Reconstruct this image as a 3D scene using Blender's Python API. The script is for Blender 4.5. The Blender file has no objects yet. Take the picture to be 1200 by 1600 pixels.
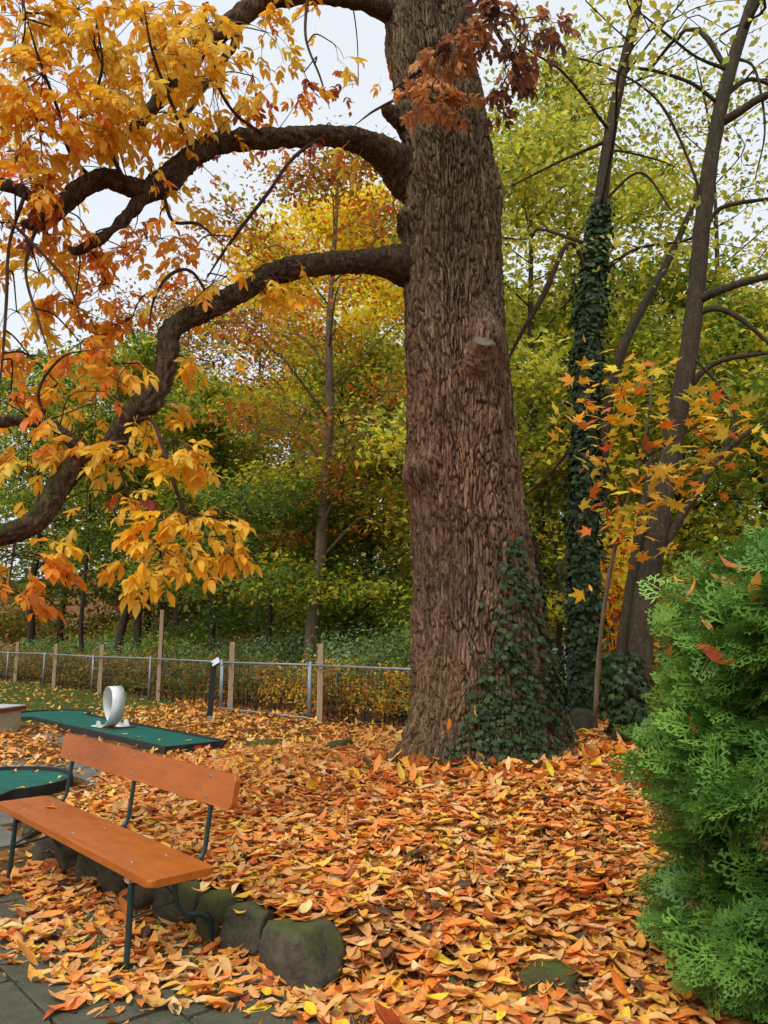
import bpy, bmesh, math, random
import numpy as np
from mathutils import Vector, Matrix

# ------------------------------------------------------------------ camera, sky, sun
rng = np.random.default_rng(11)
random.seed(11)
SC = bpy.context.scene
COL = SC.collection
EYE = 1.55
PITCH = math.radians(9.2)
FPX = 1202.0
cam_d = bpy.data.cameras.new('camera')
cam_d.sensor_fit = 'VERTICAL'
cam_d.angle = 2 * math.atan(800 / FPX)
cam_d.clip_start = 0.05
cam_d.clip_end = 1500
cam = bpy.data.objects.new('camera', cam_d)
cam.location = (0, 0, EYE)
cam.rotation_euler = (math.pi / 2 + PITCH, 0, 0)
COL.objects.link(cam)
SC.camera = cam

SUN_EL, SUN_AZ = math.radians(52), math.radians(215)      # azimuth measured clockwise from +Y: behind left
wd = bpy.data.worlds.new('World')
SC.world = wd
wd.use_nodes = True
wn = wd.node_tree
for n in list(wn.nodes):
    wn.nodes.remove(n)
wo = wn.nodes.new('ShaderNodeOutputWorld')
wb = wn.nodes.new('ShaderNodeBackground')
sky = wn.nodes.new('ShaderNodeTexSky')
sky.sky_type = 'NISHITA'
sky.sun_disc = False
sky.sun_elevation = SUN_EL
sky.sun_rotation = SUN_AZ
sky.air_density = 1.0
sky.dust_density = 4.0
hs = wn.nodes.new('ShaderNodeHueSaturation')
hs.inputs['Saturation'].default_value = 0.22
mx = wn.nodes.new('ShaderNodeMix')
mx.data_type = 'RGBA'
mx.inputs['Factor'].default_value = 0.72                    # an even overcast veil over the clear sky
mx.inputs['B'].default_value = (7.0, 7.45, 8.0, 1)
wn.links.new(sky.outputs[0], hs.inputs['Color'])
wn.links.new(hs.outputs[0], mx.inputs['A'])
wn.links.new(mx.outputs['Result'], wb.inputs['Color'])
wb.inputs['Strength'].default_value = 0.125
wn.links.new(wb.outputs[0], wo.inputs['Surface'])

sun_d = bpy.data.lights.new('sun', 'SUN')
sun_d.energy = 1.5
sun_d.angle = math.radians(25)
sun_d.color = (1.0, 0.95, 0.87)
sun = bpy.data.objects.new('sun', sun_d)
sdir = Vector((math.sin(SUN_AZ) * math.cos(SUN_EL), math.cos(SUN_AZ) * math.cos(SUN_EL), math.sin(SUN_EL)))
sun.rotation_euler = sdir.to_track_quat('Z', 'Y').to_euler()
COL.objects.link(sun)

SC.view_settings.view_transform = 'Standard'
SC.view_settings.look = 'None'
SC.view_settings.exposure = 0.25
SC.view_settings.gamma = 1.0
SC.view_settings.use_curve_mapping = False
SC.render.engine = 'CYCLES'
SC.cycles.max_bounces = 5
SC.cycles.diffuse_bounces = 3
SC.cycles.transmission_bounces = 4
SC.cycles.transparent_max_bounces = 4
SC.cycles.use_denoising = True
SC.cycles.use_adaptive_sampling = True
SC.cycles.adaptive_threshold = 0.04

# ------------------------------------------------------------------ helpers
cp, sp = math.cos(PITCH), math.sin(PITCH)

def ray(px, py):
    dx, dy = (px - 600) / FPX, (800 - py) / FPX
    return np.array([dx, cp - dy * sp, sp + dy * cp])

def P(px, py, Y):
    """world point at ground distance Y that the photograph shows at px, py"""
    d = ray(px, py)
    return np.array([0, 0, EYE]) + d * (Y / d[1])

def G(px, py, z=0.0):
    """world point at height z that the photograph shows at px, py"""
    d = ray(px, py)
    return np.array([0, 0, EYE]) + d * ((z - EYE) / d[2])

def to_px(p):
    p = np.atleast_2d(p)
    x, y, z = p[:, 0], p[:, 1], p[:, 2] - EYE
    f = y * cp + z * sp
    u = -y * sp + z * cp
    return np.stack([600 + FPX * x / f, 800 - FPX * u / f, f], 1)

def s2l(*c):
    a = np.array(c, float) / 255.0
    return tuple(np.where(a <= 0.04045, a / 12.92, ((a + 0.055) / 1.055) ** 2.4))

def smooth(a, b, x):
    t = np.clip((x - a) / (b - a), 0, 1)
    return t * t * (3 - 2 * t)

def hash3(ix, iy, iz, seed=0):
    h = (ix.astype(np.int64) * 374761393 + iy.astype(np.int64) * 668265263 + iz.astype(np.int64) * 2147483647 + seed * 1274126177) & 0xFFFFFFFF
    h = ((h ^ (h >> 13)) * 1274126177) & 0xFFFFFFFF
    h = h ^ (h >> 16)
    return (h & 0xFFFFFF) / float(0xFFFFFF)

def vnoise(p, seed=0):
    p = np.asarray(p, float)
    i = np.floor(p).astype(np.int64)
    f = p - i
    f = f * f * (3 - 2 * f)
    r = 0
    for dx in (0, 1):
        for dy in (0, 1):
            for dz in (0, 1):
                w = (f[..., 0] if dx else 1 - f[..., 0]) * (f[..., 1] if dy else 1 - f[..., 1]) * (f[..., 2] if dz else 1 - f[..., 2])
                r = r + w * hash3(i[..., 0] + dx, i[..., 1] + dy, i[..., 2] + dz, seed)
    return r * 2 - 1

def fbm(p, seed=0, oct=3):
    r, a = 0, 1.0
    p = np.asarray(p, float)
    for k in range(oct):
        r = r + a * vnoise(p * 2 ** k, seed + k)
        a *= 0.5
    return r

def mesh_from(name, V, F, mat=None, col=None, lf=None, attr=None, smooth_sh=True):
    """V (n,3), F (m,k) constant k, col (n,3) point colours, lf (n,3) leaf coordinates"""
    V = np.asarray(V, np.float32)
    F = np.asarray(F, np.int32)
    me = bpy.data.meshes.new(name)
    n, (m, k) = len(V), F.shape
    me.vertices.add(n)
    me.vertices.foreach_set('co', V.ravel())
    me.loops.add(m * k)
    me.loops.foreach_set('vertex_index', F.ravel())
    me.polygons.add(m)
    me.polygons.foreach_set('loop_start', np.arange(0, m * k, k, dtype=np.int32))
    me.polygons.foreach_set('loop_total', np.full(m, k, np.int32))
    me.polygons.foreach_set('use_smooth', np.full(m, smooth_sh, bool))
    if col is not None:
        c = np.ones((n, 4), np.float32)
        c[:, :3] = col
        me.attributes.new('Col', 'FLOAT_COLOR', 'POINT').data.foreach_set('color', c.ravel())
    if lf is not None:
        me.attributes.new('lf', 'FLOAT_VECTOR', 'POINT').data.foreach_set('vector', np.asarray(lf, np.float32).ravel())
    if attr is not None:
        for key, val in attr.items():
            me.attributes.new(key, 'FLOAT', 'POINT').data.foreach_set('value', np.asarray(val, np.float32).ravel())
    me.update(calc_edges=True)
    if mat is not None:
        me.materials.append(mat)
    return me

def link(name, data, parent=None, loc=None):
    o = bpy.data.objects.new(name, data)
    COL.objects.link(o)
    if parent is not None:
        o.parent = parent
    if loc is not None:
        o.location = loc
    return o

def tag(o, label=None, cat=None, group=None, kind=None):
    if label: o['label'] = label
    if cat: o['category'] = cat
    if group: o['group'] = group
    if kind: o['kind'] = kind
    return o

def empty(name, loc, label, cat, group=None):
    o = link(name, None, loc=[float(v) for v in loc])
    o.empty_display_size = 0.2
    return tag(o, label, cat, group)

class Acc:
    """collects geometry with faces of one size"""
    def __init__(s):
        s.V, s.F, s.C, s.L, s.n = [], [], [], [], 0
    def add(s, V, F, C=None, L=None):
        V = np.asarray(V, float)
        s.V.append(V)
        s.F.append(np.asarray(F, np.int64) + s.n)
        if C is not None:
            s.C.append(np.broadcast_to(np.asarray(C, float), (len(V), 3)))
        if L is not None:
            s.L.append(L)
        s.n += len(V)
    def mesh(s, name, mat, off=None, smooth_sh=True):
        V = np.concatenate(s.V)
        if off is not None:
            V = V - np.asarray(off)
        return mesh_from(name, V, np.concatenate(s.F), mat, np.concatenate(s.C) if s.C else None,
                         np.concatenate(s.L) if s.L else None, smooth_sh=smooth_sh)
    def obj(s, name, mat, parent=None, off=None, smooth_sh=True):
        return link(name, s.mesh(name, mat, off, smooth_sh), parent)

def catmull(pts, n):
    """smooth resample of a polyline of any dimension to n samples"""
    p = np.asarray(pts, float)
    p = np.vstack([2 * p[0] - p[1], p, 2 * p[-1] - p[-2]])
    m = len(p) - 3
    t = np.linspace(0, m - 1e-9, n)
    i = t.astype(int)
    f = (t - i)[:, None]
    a, b, c, d = p[i], p[i + 1], p[i + 2], p[i + 3]
    return 0.5 * (2 * b + (c - a) * f + (2 * a - 5 * b + 4 * c - d) * f ** 2 + (3 * b - a - 3 * c + d) * f ** 3)

def tube(pts, rad, sides=6, rough=0.0, freq=8.0, seed=0, ridge=0.0):
    """verts and quads of a tube round a polyline"""
    pts = np.asarray(pts, float)
    rad = np.broadcast_to(np.asarray(rad, float), (len(pts),))
    T = np.gradient(pts, axis=0)
    T /= np.linalg.norm(T, axis=1)[:, None] + 1e-12
    ref = np.array([0.0, 0, 1]) if abs(T[0][2]) < 0.9 else np.array([1.0, 0, 0])
    N = np.zeros_like(pts)
    n = ref - T[0] * ref.dot(T[0])
    for k in range(len(pts)):
        n = n - T[k] * n.dot(T[k])
        n /= np.linalg.norm(n) + 1e-12
        N[k] = n
    B = np.cross(T, N)
    a = np.arange(sides) / sides * 2 * math.pi
    D = N[:, None, :] * np.cos(a)[None, :, None] + B[:, None, :] * np.sin(a)[None, :, None]
    V = pts[:, None, :] + D * rad[:, None, None]
    if rough:
        V = V + D * (fbm(V * freq, seed) * rough)[..., None] * np.minimum(1, rad / rad.max())[:, None, None]
    if ridge:
        arc = np.concatenate([[0], np.cumsum(np.linalg.norm(np.diff(pts, axis=0), axis=1))])
        q = np.stack([np.broadcast_to(np.cos(a) * 3.2, V.shape[:2]), np.broadcast_to(np.sin(a) * 3.2, V.shape[:2]), np.broadcast_to(arc[:, None] * 9, V.shape[:2])], -1)
        V = V + D * (ridge * (0.5 - np.abs(vnoise(q, seed + 5)) * 1.6 - np.abs(vnoise(q * 2.1, seed + 6)) * .8))[..., None] * np.minimum(1, rad / .09)[:, None, None]
    m = len(pts)
    i = np.arange(m - 1)[:, None] * sides
    j = np.arange(sides)[None, :]
    j2 = (j + 1) % sides
    F = np.stack([i + j, i + j2, i + sides + j2, i + sides + j], -1).reshape(-1, 4)
    V = V.reshape(-1, 3)
    # close both ends with a fan of quads onto a centre point
    V = np.vstack([V, pts[0], pts[-1]])
    c0, c1 = m * sides, m * sides + 1
    jj = np.arange(0, sides, 2)
    A = np.stack([np.full_like(jj, c0), (jj + 2) % sides, (jj + 1) % sides, jj], 1)
    e = (m - 1) * sides
    Bq = np.stack([np.full_like(jj, c1), e + jj, e + (jj + 1) % sides, e + (jj + 2) % sides], 1)
    return V, np.vstack([F, A, Bq]) if sides % 2 == 0 else F

def rot_stack(yaw, pitch, roll):
    """(N,3,3) rotation: roll about Y, pitch about X, yaw about Z"""
    cy, sy, cx, sx, cr, sr = np.cos(yaw), np.sin(yaw), np.cos(pitch), np.sin(pitch), np.cos(roll), np.sin(roll)
    z, o = np.zeros_like(yaw), np.ones_like(yaw)
    Rz = np.array([[cy, -sy, z], [sy, cy, z], [z, z, o]]).transpose(2, 0, 1)
    Rx = np.array([[o, z, z], [z, cx, -sx], [z, sx, cx]]).transpose(2, 0, 1)
    Ry = np.array([[cr, z, sr], [z, o, z], [-sr, z, cr]]).transpose(2, 0, 1)
    return Rz @ Rx @ Ry

def inst(acc, tpl, R, T, S, C):
    """add N copies of a template (V, F, L) to acc"""
    V, F, L = tpl
    N, n = len(T), len(V)
    if N == 0:
        return
    W = np.einsum('nij,kj->nki', R, V) * np.asarray(S).reshape(-1, 1, 1) + np.asarray(T)[:, None, :]
    FF = (F[None] + (np.arange(N) * n)[:, None, None]).reshape(-1, F.shape[1])
    CC = np.repeat(np.asarray(C), n, axis=0)
    acc.add(W.reshape(-1, 3), FF, CC, np.tile(L, (N, 1)) if L is not None else None)

def leaf_tpl(L=0.14, W=0.055, bend=0.0, cup=0.0, twist=0.0, wob=0.0, simple=False, seed=0):
    r = np.random.default_rng(seed)
    if simple:
        v = np.array([0, .4, .72, 1.0]); w = np.array([0, 1, .8, 0.0])
    else:
        v = np.array([0, .1, .32, .58, .82, 1.0]); w = np.array([0, .5, .95, 1.0, .58, 0.0])
    m = len(v)
    V, LF = [], []
    for k in range(m):
        for u in ((0,) if w[k] == 0 else (-1, 0, 1)):
            x = u * w[k] * W / 2
            z = bend * L * (v[k] - .45) ** 2 * 2 + cup * W * (abs(u) * w[k]) ** 2 + wob * W * r.normal() * abs(u)
            a = twist * (v[k] - .5)
            V.append((x * math.cos(a) - z * math.sin(a) * 0, v[k] * L, z + x * math.sin(a)))
            LF.append((u * w[k], v[k], 0))
    F = []
    idx, c = [], 0
    for k in range(m):
        if w[k] == 0: idx.append((c, c, c)); c += 1
        else: idx.append((c, c + 1, c + 2)); c += 3
    for k in range(m - 1):
        a, b = idx[k], idx[k + 1]
        for s in (0, 1):
            q = [a[s], a[s + 1], b[s + 1], b[s]]
            if a[0] == a[2]: F.append((a[0], b[s + 1], b[s]))
            elif b[0] == b[2]: F.append((a[s], a[s + 1], b[0]))
            else: F += [(q[0], q[1], q[2]), (q[0], q[2], q[3])]
    return np.array(V), np.array(F), np.array(LF, float)

def rounded_board(L, W, T, rad, bev=0.006, seg=6):
    """flat board centred at origin: length along X, width along Y, thickness along Z, rounded corners in plan"""
    bm = bmesh.new()
    pts = []
    for cx, cy, a0 in ((L / 2 - rad, W / 2 - rad, 0), (-L / 2 + rad, W / 2 - rad, 90), (-L / 2 + rad, -W / 2 + rad, 180), (L / 2 - rad, -W / 2 + rad, 270)):
        for k in range(seg + 1):
            a = math.radians(a0 + 90 * k / seg)
            pts.append((cx + rad * math.cos(a), cy + rad * math.sin(a)))
    b = [bm.verts.new((x, y, -T / 2)) for x, y in pts]
    t = [bm.verts.new((x, y, T / 2)) for x, y in pts]
    n = len(pts)
    bm.faces.new(b[::-1]); bm.faces.new(t)
    for k in range(n):
        bm.faces.new((b[k], b[(k + 1) % n], t[(k + 1) % n], t[k]))
    if bev:
        ed = [e for e in bm.edges if abs(e.verts[0].co.z - e.verts[1].co.z) < 1e-6]
        bmesh.ops.bevel(bm, geom=ed, offset=bev, segments=3, affect='EDGES', profile=0.6)
    return bm

def box_bm(sx, sy, sz, bev=0.003, c=(0, 0, 0)):
    bm = bmesh.new()
    bmesh.ops.create_cube(bm, size=1)
    for v in bm.verts:
        v.co = Vector((v.co.x * sx + c[0], v.co.y * sy + c[1], v.co.z * sz + c[2]))
    if bev:
        bmesh.ops.bevel(bm, geom=list(bm.edges), offset=bev, segments=2, affect='EDGES', profile=0.6)
    return bm

def bm_obj(name, bm, mat, parent=None, smooth_sh=False, mtx=None):
    me = bpy.data.meshes.new(name)
    if mtx is not None:
        bmesh.ops.transform(bm, matrix=mtx, verts=bm.verts)
    bmesh.ops.recalc_face_normals(bm, faces=bm.faces)
    bm.to_mesh(me); bm.free()
    me.materials.append(mat)
    if smooth_sh:
        for p in me.polygons: p.use_smooth = True
    return link(name, me, parent)

# ------------------------------------------------------------------ materials
class NT:
    def __init__(s, name):
        s.m = bpy.data.materials.new(name)
        s.m.use_nodes = True
        s.t = s.m.node_tree
        for n in list(s.t.nodes): s.t.nodes.remove(n)
        s.out = s.n('ShaderNodeOutputMaterial')
    def n(s, kind, **kw):
        x = s.t.nodes.new(kind)
        for k, v in kw.items():
            if k in x.inputs.keys(): x.inputs[k].default_value = v
            else: setattr(x, k, v)
        return x
    def l(s, a, b): s.t.links.new(a, b)
    def coords(s, kind='Object', scale=(1, 1, 1)):
        if kind == 'Position':
            o = s.n('ShaderNodeNewGeometry').outputs['Position']
        else:
            o = s.n('ShaderNodeTexCoord').outputs[kind]
        mp = s.n('ShaderNodeMapping')
        mp.inputs['Scale'].default_value = scale
        s.l(o, mp.inputs['Vector'])
        return mp.outputs[0]
    def noise(s, vec, scale, detail=4, rough=0.6, dist=0.0):
        x = s.n('ShaderNodeTexNoise')
        x.inputs['Scale'].default_value = scale
        x.inputs['Detail'].default_value = detail
        x.inputs['Roughness'].default_value = rough
        x.inputs['Distortion'].default_value = dist
        s.l(vec, x.inputs['Vector'])
        return x.outputs['Fac']
    def ramp(s, fac, stops, interp='LINEAR'):
        r = s.n('ShaderNodeValToRGB')
        r.color_ramp.interpolation = interp
        e = r.color_ramp.elements
        while len(e) < len(stops): e.new(0.5)
        for k, (p, c) in enumerate(stops):
            e[k].position = p
            e[k].color = (c, c, c, 1) if isinstance(c, (int, float)) else (*c[:3], 1)
        s.l(fac, r.inputs[0])
        return r.outputs[0]
    def mix(s, fac, a, b, mode='MIX'):
        x = s.n('ShaderNodeMix', data_type='RGBA', blend_type=mode)
        for key, v in (('Factor', fac), ('A', a), ('B', b)):
            if isinstance(v, (int, float)): x.inputs[key].default_value = v if key == 'Factor' else (v, v, v, 1)
            elif isinstance(v, (tuple, list)): x.inputs[key].default_value = (*v[:3], 1)
            else: s.l(v, x.inputs[key])
        return x.outputs['Result']
    def math(s, op, a, b=None, c=None):
        x = s.n('ShaderNodeMath', operation=op)
        for k, v in enumerate((a, b, c)):
            if v is None: continue
            if isinstance(v, (int, float)): x.inputs[k].default_value = v
            else: s.l(v, x.inputs[k])
        return x.outputs[0]
    def bump(s, h, strength=0.5, dist=0.01):
        b = s.n('ShaderNodeBump')
        b.inputs['Strength'].default_value = strength
        b.inputs['Distance'].default_value = dist
        s.l(h, b.inputs['Height'])
        return b.outputs[0]
    def attr(s, name, out='Color'):
        a = s.n('ShaderNodeAttribute')
        a.attribute_name = name
        return a.outputs[out]
    def pbr(s, color, rough=0.7, normal=None, metal=0.0, spec=0.4, out=True):
        b = s.n('ShaderNodeBsdfPrincipled')
        b.inputs['Metallic'].default_value = metal
        b.inputs['Specular IOR Level'].default_value = spec
        if isinstance(color, (tuple, list)): b.inputs['Base Color'].default_value = (*color[:3], 1)
        else: s.l(color, b.inputs['Base Color'])
        if isinstance(rough, (int, float)): b.inputs['Roughness'].default_value = rough
        else: s.l(rough, b.inputs['Roughness'])
        if normal is not None: s.l(normal, b.inputs['Normal'])
        if out: s.l(b.outputs[0], s.out.inputs['Surface'])
        return b

def leaf_mat(name, source='Col', trans=0.35, rough=0.55, veins=True, blotch=0.5, spec=0.3):
    t = NT(name)
    if source == 'object':
        c = t.n('ShaderNodeObjectInfo').outputs['Color']
    else:
        c = t.attr('Col')
    pos = t.coords('Position')
    if veins:
        lf = t.n('ShaderNodeSeparateXYZ')
        t.l(t.attr('lf', 'Vector'), lf.inputs[0])
        au = t.math('ABSOLUTE', lf.outputs[0])
        rib = t.ramp(au, [(0.0, 1.0), (0.09, 0.0)])
        sv = t.math('SINE', t.math('MULTIPLY', t.math('SUBTRACT', t.math('MULTIPLY', lf.outputs[1], 9.0), t.math('MULTIPLY', au, 1.6)), 6.283))
        svr = t.ramp(sv, [(0.75, 0.0), (1.0, 1.0)])
        ve = t.math('MAXIMUM', t.math('MULTIPLY', rib, 0.55), t.math('MULTIPLY', svr, 0.16))
        c = t.mix(ve, c, t.mix(0.55, c, (0.85, 0.6, 0.3)))
    if blotch:
        b1 = t.ramp(t.noise(pos, 42, 3), [(0.52, 0.0), (0.72, 1.0)])
        c = t.mix(t.math('MULTIPLY', b1, blotch), c, t.mix(1.0, c, (0.45, 0.3, 0.22), 'MULTIPLY'))
        b2 = t.noise(pos, 9, 2)
        c = t.mix(0.5, c, t.mix(1.0, c, t.ramp(b2, [(0.3, 0.72), (0.7, 1.22)]), 'MULTIPLY'))
    b = t.pbr(c, rough, spec=spec, out=False)
    if veins:
        t.l(t.bump(ve, 0.25, 0.002), b.inputs['Normal'])
    tr = t.n('ShaderNodeBsdfTranslucent')
    t.l(c, tr.inputs['Color'])
    m = t.n('ShaderNodeMixShader')
    m.inputs[0].default_value = trans
    t.l(b.outputs[0], m.inputs[1]); t.l(tr.outputs[0], m.inputs[2])
    t.l(m.outputs[0], t.out.inputs['Surface'])
    return t.m

M = {}
M['litter'] = leaf_mat('dry_leaf', trans=0.12, rough=0.6)
M['litter_one'] = leaf_mat('dry_leaf_single', 'object', trans=0.12, rough=0.6)
M['hickory'] = leaf_mat('hickory_leaf', trans=0.5, rough=0.45, blotch=0.3)
M['hickory_one'] = leaf_mat('hickory_leaf_single', 'object', trans=0.5, rough=0.45, blotch=0.3)
M['maple_one'] = leaf_mat('maple_leaf_single', 'object', trans=0.4, rough=0.5, veins=False, blotch=0.35)
M['foliage'] = leaf_mat('far_foliage', trans=0.5, rough=0.55, veins=False, blotch=0)
M['ivy'] = leaf_mat('ivy_leaf', trans=0.12, rough=0.5, veins=False, blotch=0, spec=0.3)
M['thuja'] = leaf_mat('thuja_spray', trans=0.2, rough=0.5, veins=False, blotch=0)
M['grass'] = leaf_mat('grass_blade', trans=0.3, rough=0.5, veins=False, blotch=0)

def bark_mat(name, plate, fissure, light, moss=0.25, scale=1.0, moss_top=True, bumpd=0.02, flakes=False, spots=False, zones=False):
    t = NT(name)
    pos = t.coords('Position')
    st = t.coords('Position', (1, 1, 0.28))
    f = t.noise(st, 22 * scale, 6, 0.65, 0.6)
    r = t.attr('plate', 'Fac')
    c = t.mix(r, fissure, plate)
    c = t.mix(t.ramp(f, [(0.42, 0.0), (0.72, 1.0)]), c, light)
    big = t.noise(pos, 1.3, 4)
    c = t.mix(0.75, c, t.mix(1.0, c, t.ramp(big, [(0.3, (0.62, 0.58, 0.56)), (0.7, (1.25, 1.12, 1.0))]), 'MULTIPLY'))
    nm = t.n('ShaderNodeSeparateXYZ')
    t.l(t.n('ShaderNodeNewGeometry').outputs['Normal'], nm.inputs[0])
    mm = t.noise(pos, 5.0, 5, 0.65)
    if moss_top:
        mv = t.math('ADD', t.math('MULTIPLY', nm.outputs[2], 0.42), mm)
        mk = t.ramp(mv, [(0.62, 0.0), (0.85, 1.0)])
    else:
        mk = t.ramp(mm, [(0.58, 0.0), (0.78, 1.0)])
    mc = t.mix(t.noise(pos, 60, 3), (0.028, 0.034, 0.009), (0.085, 0.092, 0.022))
    c = t.mix(t.math('MULTIPLY', mk, moss), c, mc)
    h = t.math('ADD', t.math('MULTIPLY', f, 1.0), t.math('MULTIPLY', t.noise(pos, 90, 4), 0.35))
    if zones:
        zs = t.n('ShaderNodeSeparateXYZ'); t.l(pos, zs.inputs[0])
        zz = t.math('ADD', zs.outputs[2], t.math('MULTIPLY', t.math('SUBTRACT', t.noise(pos, 1.1, 4), 0.5), 3.0))
        zc = t.ramp(t.math('MULTIPLY', zz, 0.1), [(0.06, (0.95, 0.98, 0.84)), (0.16, (1.04, 1.0, 0.95)), (0.34, (1.12, 0.98, 0.90)), (0.46, (1.02, 0.98, 0.90)), (0.58, (0.88, 0.95, 0.80)), (0.85, (0.86, 0.93, 0.80))])
        c = t.mix(1.0, c, zc, 'MULTIPLY')
        li = t.ramp(t.noise(pos, 3.2, 6, 0.75), [(0.57, 0.0), (0.68, 1.0)])
        c = t.mix(t.math('MULTIPLY', t.math('MULTIPLY', li, r), 0.55), c, (0.30, 0.28, 0.21))
    if spots:
        sp_ = t.ramp(t.noise(pos, 55, 2), [(0.66, 0.0), (0.72, 1.0)])
        c = t.mix(t.math('MULTIPLY', sp_, 0.7), c, (0.26, 0.25, 0.21))
        dk = t.ramp(t.noise(t.coords('Position', (1, 1, 3.0)), 9, 4, 0.7), [(0.5, 0.0), (0.75, 1.0)])
        c = t.mix(t.math('MULTIPLY', dk, 0.6), c, (0.032, 0.028, 0.018))
    if flakes:
        wv = t.n('ShaderNodeVectorMath', operation='ADD')
        nv = t.n('ShaderNodeTexNoise'); nv.inputs['Scale'].default_value = 14; t.l(pos, nv.inputs['Vector'])
        sv = t.n('ShaderNodeVectorMath', operation='SCALE'); sv.inputs['Scale'].default_value = 0.05
        t.l(nv.outputs['Color'], sv.inputs[0])
        t.l(t.coords('Position', (1, 1, 0.24)), wv.inputs[0]); t.l(sv.outputs[0], wv.inputs[1])
        vo = t.n('ShaderNodeTexVoronoi', feature='DISTANCE_TO_EDGE'); vo.inputs['Scale'].default_value = 30
        t.l(wv.outputs[0], vo.inputs['Vector'])
        vc = t.n('ShaderNodeTexVoronoi'); vc.inputs['Scale'].default_value = 30
        t.l(wv.outputs[0], vc.inputs['Vector'])
        sc = t.n('ShaderNodeSeparateColor'); t.l(vc.outputs['Color'], sc.inputs[0])
        fl = t.math('MULTIPLY', t.ramp(vo.outputs['Distance'], [(0.0, 0.0), (0.10, 1.0)]), t.math('ADD', t.math('MULTIPLY', sc.outputs[0], 0.6), 0.6))
        h = t.math('ADD', h, t.math('MULTIPLY', fl, 0.45))
        c = t.mix(t.ramp(sc.outputs[1], [(0.0, 0.0), (1.0, 0.75)]), c, t.mix(1.0, c, t.ramp(sc.outputs[2], [(0.0, (0.5, 0.44, 0.40)), (0.5, (0.95, 0.9, 0.85)), (1.0, (1.75, 1.6, 1.5))]), 'MULTIPLY'))
    t.pbr(c, 0.9, t.bump(h, 1.0 if flakes else 0.9, bumpd), spec=0.15)
    return t.m

M['bark'] = bark_mat('furrowed_bark', (0.245, 0.170, 0.120), (0.056, 0.033, 0.022), (0.33, 0.235, 0.170), 0.6, moss_top=False, bumpd=0.028, flakes=True, zones=True)
M['limb'] = bark_mat('limb_bark', (0.100, 0.060, 0.038), (0.034, 0.020, 0.013), (0.17, 0.115, 0.08), 0.95, bumpd=0.028, flakes=True)
M['twig'] = bark_mat('twig_bark', (0.050, 0.030, 0.022), (0.050, 0.030, 0.022), (0.09, 0.06, 0.045), 0.0)
M['greybark'] = bark_mat('smooth_grey_bark', (0.058, 0.047, 0.030), (0.036, 0.030, 0.018), (0.092, 0.078, 0.054), 0.6, 0.9, moss_top=False, bumpd=0.010, spots=True)
M['farbark'] = bark_mat('far_bark', (0.045, 0.036, 0.025), (0.045, 0.036, 0.025), (0.085, 0.07, 0.05), 0.3, 0.6, moss_top=False)
M['palebark'] = bark_mat('pale_bark', (0.14, 0.11, 0.075), (0.14, 0.11, 0.075), (0.22, 0.18, 0.13), 0.25, 0.6, moss_top=False)

def simple(name, a, b, scale=6, rough=0.7, bump=0.2, bd=0.004, metal=0.0, stretch=(1, 1, 1), spec=0.4, coords='Object'):
    t = NT(name)
    v = t.coords(coords, stretch)
    f = t.noise(v, scale, 6, 0.65)
    g = t.noise(v, scale * 7, 4)
    c = t.mix(t.ramp(f, [(0.3, 0.0), (0.7, 1.0)]), a, b)
    h = t.math('ADD', t.math('MULTIPLY', f, 0.6), t.math('MULTIPLY', g, 0.4))
    rr = t.ramp(g, [(0.3, max(0.05, rough - 0.1)), (0.7, min(1, rough + 0.1))])
    t.pbr(c, rr, t.bump(h, bump, bd), metal, spec)
    return t.m

M['galv'] = simple('galvanised_steel', (0.20, 0.23, 0.26), (0.32, 0.36, 0.40), 14, 0.5, 0.1, metal=0.35)
M['oldwood'] = simple('weathered_post_wood', (0.30, 0.20, 0.115), (0.46, 0.34, 0.22), 9, 0.85, 0.5, 0.004, stretch=(4, 4, 0.35))
M['frame'] = simple('dark_green_paint', (0.008, 0.030, 0.027), (0.014, 0.046, 0.040), 20, 0.38, 0.15, 0.001, spec=0.5)
M['bolt'] = simple('dull_bolt_steel', (0.20, 0.18, 0.16), (0.38, 0.36, 0.33), 60, 0.45, 0.2, metal=0.7)
M['rawwood'] = simple('bare_wood_block', (0.36, 0.25, 0.16), (0.46, 0.34, 0.23), 30, 0.8, 0.3, stretch=(1, 6, 1))
M['felt'] = simple('green_lane_felt', (0.006, 0.085, 0.062), (0.016, 0.150, 0.112), 5, 0.75, 0.2, 0.002, spec=0.25)
M['kerb'] = simple('dark_lane_border', (0.014, 0.016, 0.015), (0.040, 0.038, 0.033), 12, 0.7, 0.4)
M['loop'] = simple('white_painted_metal', (0.62, 0.63, 0.64), (0.78, 0.79, 0.80), 5, 0.4, 0.1)
M['rust'] = simple('rusty_steel', (0.12, 0.035, 0.015), (0.24, 0.08, 0.03), 20, 0.85, 0.5)
M['cream'] = simple('cream_concrete', (0.42, 0.36, 0.24), (0.56, 0.50, 0.37), 7, 0.85, 0.4)
M['redrim'] = simple('red_brown_rim', (0.18, 0.04, 0.02), (0.26, 0.07, 0.035), 12, 0.6, 0.2)
M['plate'] = simple('pale_metal_plate', (0.50, 0.53, 0.56), (0.64, 0.67, 0.70), 9, 0.4, 0.1)
M['black'] = simple('black_post_paint', (0.012, 0.013, 0.015), (0.022, 0.023, 0.026), 15, 0.45, 0.1)
M['cutwood'] = simple('grey_cut_wood', (0.08, 0.072, 0.052), (0.17, 0.15, 0.11), 18, 0.9, 0.6, 0.008)

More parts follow.
